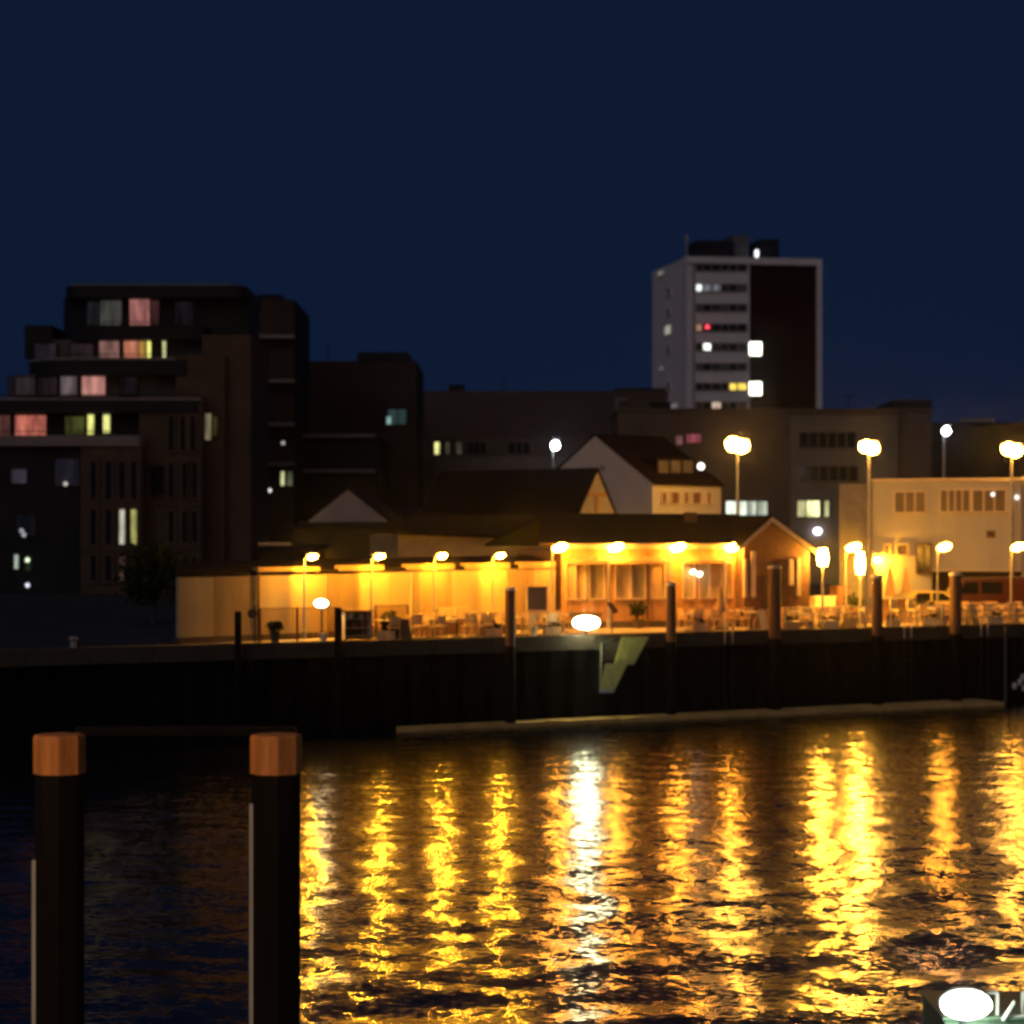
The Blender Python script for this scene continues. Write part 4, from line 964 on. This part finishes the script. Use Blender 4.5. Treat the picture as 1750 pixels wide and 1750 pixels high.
def info_board():
    d = 2.6; s0, s1 = Q.s(901, d), Q.s(934, d)
    root = thing('framed_board', Q.P((s0 + s1) / 2, d, GZ), 'framed brown notice board on two legs right of the white-capped pile', 'notice board')
    for a in (s0, s1): part('leg', MB().fbox(Q, a - 0.03, a + 0.03, d - 0.03, d + 0.03, GZ, GZ + 2.0), M_trim, root)
    part('panel', MB().fbox(Q, s0 + 0.03, s1 - 0.03, d - 0.02, d + 0.02, GZ + 1.0, GZ + 1.98), M_navy, root)
    part('crossbar', MB().fbox(Q, s0 + 0.03, s1 - 0.03, d - 0.035, d + 0.035, GZ + 0.93, GZ + 0.99), M_trim, root)
info_board()
def round_sign():
    x, y, _ = QP(436, 0.8); root = thing('round_sign', (x, y, GZ), 'small round dark sign on a thin post right of the dim wall end', 'sign')
    part('post', MB().tube([(x, y, GZ), (x, y, GZ + 1.45)], 0.04, 6), M_brownpile, root)
    part('sign_face', MB().tube([(x - 0.1, y - 0.06, GZ + 1.12), (x - 0.1, y - 0.03, GZ + 1.12)], 0.19, 14), M_brownpile, root)
round_sign()
x, y, _ = QP(553, 0.55)
bk_ = thing('lit_bucket', (x, y, GZ), 'small pale lit bucket on the quay edge under the small floodlight', 'bucket')
part('bucket', MB().tube([(x, y, GZ + 0.015), (x, y, GZ + 0.28)], [0.12, 0.17], 12), M_cap, bk_); part('rim', MB().tube([(x, y, GZ + 0.27), (x, y, GZ + 0.31)], 0.19, 12), M_cap, bk_)
def bollard(px, label):
    x, y, _ = QP(px, 0.5); r = thing('bollard', (x, y, GZ), label, 'bollard', 'mooring bollards on the quay edge')
    part('post', MB().tube([(x, y, GZ + 0.01), (x, y, GZ + 0.3)], 0.11, 12), M_metal, r); part('head', MB().ell((x, y, GZ + 0.33), (0.19, 0.19, 0.09), 12, 5), M_metal, r)
bollard(125, 'pale mooring bollard alone on the dark left quay'); bollard(1385, 'mooring bollard on the quay edge below the square lantern'); bollard(912, 'mooring bollard on the quay edge below the framed board')
# leaning board next to the flood light
x, y, _ = QP(1046, 1.4)
lbd = thing('leaning_sign', (x, y, GZ), 'small red-brown tilted board between the floodlight and the gangway', 'sign')
part('post', MB().tube([(x, y, GZ), (x, y, GZ + 1.0)], 0.03, 6), M_brownpile, lbd)
part('panel', MB().slab([(x - 0.22, y - 0.08, GZ + 1.28), (x - 0.04, y - 0.08, GZ + 1.34), (x + 0.26, y - 0.04, GZ + 0.95), (x + 0.08, y - 0.04, GZ + 0.86)], 0.06), M_brick, lbd)

def menu_board(px, d, h, m, label):
    x, y, _ = QP(px, d); root = thing('menu_board', (0, 0, 0), label, 'menu board', 'folding boards on the terrace')
    for k in (-1, 1): part('panel', MB().slab([(-0.28, k * 0.22 - 0.02, 0.02), (0.28, k * 0.22 - 0.02, 0.02), (0.28, k * 0.02 - 0.02, h), (-0.28, k * 0.02 - 0.02, h)], 0.03), m, root)
    root.location = (x, y, GZ + 0.01); root.rotation_euler.z = ang + 0.3
menu_board(1300, 0.9, 0.85, M_trim, 'pale folding board left of the tallest pile'); menu_board(1450, 0.8, 0.8, M_sofa, 'yellow folding board left of the pile by the yellow corner')
menu_board(1605, 0.8, 0.8, M_trim, 'pale folding board left of the pile before the van'); menu_board(1660, 0.8, 0.9, M_sofa, 'yellow folding board right of the pile before the van'); menu_board(688, 0.8, 0.8, M_brick, 'red folding board left of the yellow seats')
def crate(px, d, z, label, m):
    x, y, _ = QP(px, d); root = thing('plant_crate', (x, y, GZ + z), label, 'crate', 'crates along the terrace edge')
    part('crate', MB().box(x - 0.35, x + 0.35, y - 0.2, y + 0.2, GZ + z + 0.01, GZ + z + 0.34), m, root)
    part('planting', leaf_crown((x, y, GZ + z + 0.42), (0.32, 0.2, 0.14), 160, px, 0.06, 10), M_leaf, root, kind='stuff')
for px, d, lb, m in ((660, 0.7, 'wooden plant crate under the single windbreak panel', M_chair), (845, 0.7, 'wooden plant crate left of the white-capped pile', M_chair), (945, 0.7, 'wooden plant crate below the hut corner lamp', M_chair), (1195, 0.7, 'wooden plant crate left of the first steel ladder', M_chair),
                     (1350, 0.8, 'wooden plant crate right of the tallest pile', M_chair), (1420, 0.8, 'pale plant crate below the bright pair of lamps', M_table), (1525, 0.8, 'pale plant crate below the tall yellow stools', M_table), (1590, 0.8, 'pale plant crate below the yellow car', M_table), (1700, 0.8, 'pale plant crate right of the last ladder', M_table)):
    crate(px, d, 0, lb, m)

# closed parasols
def parasol(px, d, h, label):
    x, y, _ = QP(px, d); root = thing('closed_parasol', (x, y, GZ), label, 'parasol', 'closed parasols right of the gable')
    part('pole', MB().tube([(x, y, GZ), (x, y, GZ + h)], 0.03, 6), M_metal, root)
    part('canopy', MB().tube([(x, y, GZ + h * 0.42), (x, y, GZ + h * 0.55), (x, y, GZ + h * 0.8), (x, y, GZ + h)], [0.26, 0.22, 0.13, 0.03], 9), M_canvas, root)
    part('foot', MB().tube([(x, y, GZ), (x, y, GZ + 0.08)], 0.3, 10), M_coping, root)
parasol(1493, 7.5, 2.75, 'closed parasol left of three before the yellow lit wall'); parasol(1521, 7.3, 2.75, 'closed parasol in the middle of three before the yellow lit wall'); parasol(1548, 7.1, 2.6, 'closed parasol right of three before the yellow lit wall')
parasol(1232, 2.2, 1.9, 'low closed parasol before the bright hut window panel')

# railing
def railing():
    d = 0.35; p0, p1 = 1342, 1775; s0, s1 = Q.s(p0, d), Q.s(p1, d); n = 10
    root = thing('quay_railing', Q.P((s0 + s1) / 2, d, GZ), 'pale metal railing along the right part of the quay edge', 'railing')
    for i in range(n + 1):
        s = s0 + (s1 - s0) * i / n; part('post', MB().fbox(Q, s - 0.03, s + 0.03, d - 0.03, d + 0.03, GZ + 0.012, GZ + 0.95), M_metal, root)
    for z in (0.35, 0.65, 0.95): part('rail', MB().tube([Q.P(s0, d, GZ + z), Q.P(s1, d, GZ + z)], 0.028, 6), M_metal, root)
railing()
# tall yellow chairs and cabinet at the right
def high_chair(px, d, label):
    x, y, _ = QP(px, d); root = thing('bar_chair', (0, 0, 0), label, 'bar stool', 'tall yellow bar stools behind the railing')
    part('seat', MB().box(-0.24, 0.24, -0.22, 0.22, 0.68, 0.76), M_sofa, root); part('backrest', MB().box(-0.24, 0.24, 0.18, 0.26, 0.76, 1.2), M_sofa, root)
    for sx in (-1, 1):
        for sy in (-1, 1): part('leg', MB().tube([(sx * 0.24, sy * 0.22, 0), (sx * 0.19, sy * 0.18, 0.68)], 0.035, 6), M_sofa, root)
    root.location = (x, y, GZ + 0.005); root.rotation_euler.z = ang + 0.2
high_chair(1533, 1.3, 'left of the two tall yellow bar stools'); high_chair(1562, 1.2, 'right of the two tall yellow bar stools')
def bar_counter():
    d = 3.2; s0, s1 = Q.s(1508, d), Q.s(1566, d); root = thing('bar_counter', Q.P((s0 + s1) / 2, d, GZ), 'pale bar counter behind the tall yellow bar stools', 'counter')
    part('counter_top', MB().fbox(Q, s0, s1, d, d + 0.5, GZ + 1.15, GZ + 1.22), M_table, root)
    for i in range(5):
        a = s0 + 0.1 + (s1 - s0 - 0.2) * i / 5; part('front_panel', MB().fbox(Q, a, a + (s1 - s0 - 0.2) / 5 - 0.02, d + 0.1, d + 0.16, GZ, GZ + 1.15), M_board, root)
bar_counter()
def locker(p0, p1, d, h, label, m):
    s0, s1 = Q.s(p0, d), Q.s(p1, d); root = thing('storage_box', Q.P((s0 + s1) / 2, d, GZ), label, 'cabinet')
    part('body', MB().fbox(Q, s0, s1, d, d + 0.6, GZ + 0.05, GZ + h), m, root); part('lid', MB().fbox(Q, s0 - 0.04, s1 + 0.04, d - 0.04, d + 0.64, GZ + h, GZ + h + 0.06), m, root)
    part('door', MB().fbox(Q, s0 + 0.06, (s0 + s1) / 2 - 0.02, d - 0.03, d, GZ + 0.12, GZ + h - 0.08), m, root); part('door', MB().fbox(Q, (s0 + s1) / 2 + 0.02, s1 - 0.06, d - 0.03, d, GZ + 0.12, GZ + h - 0.08), m, root)
locker(1393, 1428, 4.4, 1.25, 'grey-beige storage cabinet under the square lantern', M_trim)
locker(1431, 1452, 5.2, 1.7, 'dark red-brown cabinet right of the beige storage cabinet', M_brick)

# ------------------------------------------------------------------ vehicles
def vehicle(name, x, y, rz, prof, glasses, width, paint, wheels, label, cat, lights):
    root = thing(name, (0, 0, 0), label, cat)
    IF = Fr(0, 0, 1, 0)
    part('body', MB().prism(IF, prof, -width / 2, width / 2), paint, root)
    for g in glasses:
        part('window', MB().prism(IF, g, -width / 2 - 0.012, -width / 2 - 0.002), M_glass, root); part('window', MB().prism(IF, g, width / 2 + 0.002, width / 2 + 0.012), M_glass, root)
    for wx in wheels:
        for sy in (-1, 1):
            yc = sy * (width / 2 - 0.08)
            w = part('wheel', MB().tube([(wx, yc - 0.11, 0.32), (wx, yc + 0.11, 0.32)], 0.32, 16), M_tyre, root)
            part('rim', MB().tube([(wx, yc - 0.125, 0.32), (wx, yc + 0.125, 0.32)], 0.19, 12), M_metal, w)
    for nm, lx, lz, m in lights:
        for sy in (-1, 1): part(nm, MB().box(lx - 0.03, lx + 0.03, sy * (width / 2 - 0.2) - 0.1, sy * (width / 2 - 0.2) + 0.1, lz - 0.08, lz + 0.08), m, root)
    part('door', MB().prism(IF, [(-0.45, 0.32), (0.5, 0.32), (0.5, 0.88), (-0.45, 0.88)], -width / 2 - 0.008, -width / 2 - 0.001), paint, root)
    root.location = (x, y, GZ); root.rotation_euler.z = rz
M_tail = glow('tail_light', (1.0, 0.08, 0.06), 3.0); M_head = mat('headlamp_glass', (0.7, 0.7, 0.65), 0.2)
carp = [(-2.05, 0.3), (2.0, 0.3), (2.08, 0.6), (1.9, 0.82), (1.0, 0.95), (0.45, 1.42), (-1.1, 1.46), (-1.85, 1.0), (-2.08, 0.9)]
cary, carY = QP(1590, 9.5)[1], 0
x, y, _ = QP(1590, 6.2)
vehicle('parked_car', x, y, 0.15, carp, [[(-1.3, 0.97), (-0.95, 1.36), (-0.3, 1.37), (-0.3, 0.97)], [(-0.2, 0.97), (-0.2, 1.37), (0.38, 1.34), (0.85, 0.97)]], 1.7, M_yellowcar, (-1.3, 1.3),
        'pale yellow-lit parked car behind the bar counter', 'car', [('headlight', 2.03, 0.66, M_head), ('tail_light', -2.06, 0.8, M_red)])
vanp = [(-2.6, 0.35), (2.5, 0.35), (2.6, 0.9), (2.05, 1.15), (1.5, 1.98), (-2.5, 2.05), (-2.62, 1.9)]
x, y, _ = QP(1688, 8.5)
vehicle('parked_van', x, y, PI + 0.05, vanp, [[(0.75, 1.2), (0.75, 1.8), (1.4, 1.8), (1.82, 1.2)], [(-0.5, 1.2), (-0.5, 1.8), (0.6, 1.8), (0.6, 1.2)]], 1.9, M_red, (-1.6, 1.65),
        'dark red parked van under the overhang of the cream building', 'van', [('headlight', 2.57, 0.8, M_head), ('tail_light', -2.62, 1.3, M_tail)])

# pipe and white fenders on the far right of the quay wall
x, y, _ = QP(1718, -0.3)
tag(part('drain_pipe', MB().tube([(x, y, -1), (x, y, GZ - 0.1)], 0.07, 8), mat('dull_grey_pipe', (0.10, 0.10, 0.10), 0.6)), 'thin grey vertical pipe on the black quay wall near the right edge', 'pipe')
fd = thing('fender_cluster', QP(1738, -0.4, 1.2), 'cluster of pale boat fenders hanging on the quay wall at the right edge', 'fender')
for px, py in ((1734, 1173), (1743, 1166), (1748, 1158), (1750, 1176)):
    p = QP(px, -0.35); z = Z(py, p[1]); part('fender', MB().ell((p[0], p[1], z), (0.13, 0.13, 0.18), 8, 6), M_cap, fd)
    part('rope', MB().tube([(p[0], p[1], z + 0.15), QP(px, -0.05, GZ)], 0.012, 4), M_dmetal, fd)

# ------------------------------------------------------------------ foreground pontoon house with deck lamp
def foreground():
    Y = 23.5
    root = thing('pontoon_box', (W(1650, Y), Y, 0), 'pontoon housing painted in green lamp glare, with white railing at the lower right corner', 'pontoon')
    x0, x1 = W(1615, Y), W(1800, Y); zt = Z(1742, Y)
    part('deck_housing', MB().box(x0, x1, Y, Y + 1.3, -0.3, zt), M_green, root)  # housing takes the green lamp glare as its own colour
    part('roof_plate', MB().box(x0 - 0.03, x1, Y - 0.04, Y + 1.34, zt, zt + 0.03), M_green, root)
    for px in (1708, 1752): part('stanchion', MB().tube([(W(px, Y), Y + 0.1, zt), (W(px, Y), Y + 0.1, Z(1699, Y))], 0.022, 6), M_cap, root)
    part('rail', MB().tube([(W(1690, Y), Y + 0.1, Z(1700, Y)), (W(1708, Y), Y + 0.1, Z(1699, Y))], 0.02, 6), M_cap, root)
    part('brace', MB().tube([(W(1712, Y), Y - 0.05, zt), (W(1732, Y), Y - 0.05, Z(1710, Y))], 0.02, 6), M_cap, root)
    part('rail', MB().tube([(W(1722, Y), Y, Z(1738, Y)), (W(1765, Y), Y, Z(1737, Y))], 0.02, 6), M_cap, root)
    lp = thing('deck_lamp', (W(1643, Y), Y + 0.2, zt), 'glaring white oval deck lamp at the lower right', 'lamp')
    part('bracket', MB().box(W(1640, Y), W(1648, Y), Y - 0.10, Y + 0.0, zt - 0.2, Z(1712, Y)), M_dmetal, lp)
    part('housing', MB().ell((W(1643, Y), Y - 0.14, Z(1707, Y)), (0.29, 0.10, 0.16), 14, 8), M_cap, lp)
    part('lens', MB().ell((W(1643, Y), Y - 0.25, Z(1709, Y)), (0.28, 0.13, 0.155), 16, 10), G_deck, lp)
foreground()

# pier lamp on the camera's side of the harbour: the light that falls on the two near piles
def pier_lamp():
    x, y, z = -10.5, 13.5, 8.2
    root = thing('pier_floodlight', (x, y, 0), 'warm floodlight on a mast at the near pier, lighting the orange pile caps', 'floodlight')
    part('mast', MB().tube([(x, y, -2), (x, y, z)], [0.12, 0.08], 8), M_metal, root)
    part('housing', MB().box(x - 0.2, x + 0.2, y - 0.12, y + 0.12, z, z + 0.3), M_dmetal, root)
    ld = bpy.data.lights.new('spot', 'SPOT'); lo = bpy.data.objects.new('spot', ld); C.objects.link(lo)
    ld.energy = 1650; ld.color = (1.0, 0.58, 0.26); ld.spot_size = math.radians(38); ld.spot_blend = 0.6; ld.shadow_soft_size = 0.12
    from mathutils import Vector
    lo.parent = root; lo.location = (0.15, 0.2, z + 0.15)
    v = Vector((-4.0, 24.5, 4.6)) - Vector((x + 0.15, y + 0.2, z + 0.15))
    lo.rotation_euler = v.to_track_quat('-Z', 'Y').to_euler()
pier_lamp()

# ------------------------------------------------------------------ thin night air that makes the lamps glow
hz = bpy.data.materials.new('thin_haze'); hz.use_nodes = True
hn = hz.node_tree; hn.nodes.remove(hn.nodes['Principled BSDF'])
pv = hn.nodes.new('ShaderNodeVolumePrincipled'); pv.inputs['Color'].default_value = (0.9, 0.92, 1.0, 1)
pv.inputs['Density'].default_value = 0.00010; pv.inputs['Anisotropy'].default_value = 0.982
hn.links.new(pv.outputs[0], hn.nodes['Material Output'].inputs['Volume'])
tag(part('haze', MB().box(-1490, 1490, -200, 2900, -4.5, 75), hz), kind='stuff')
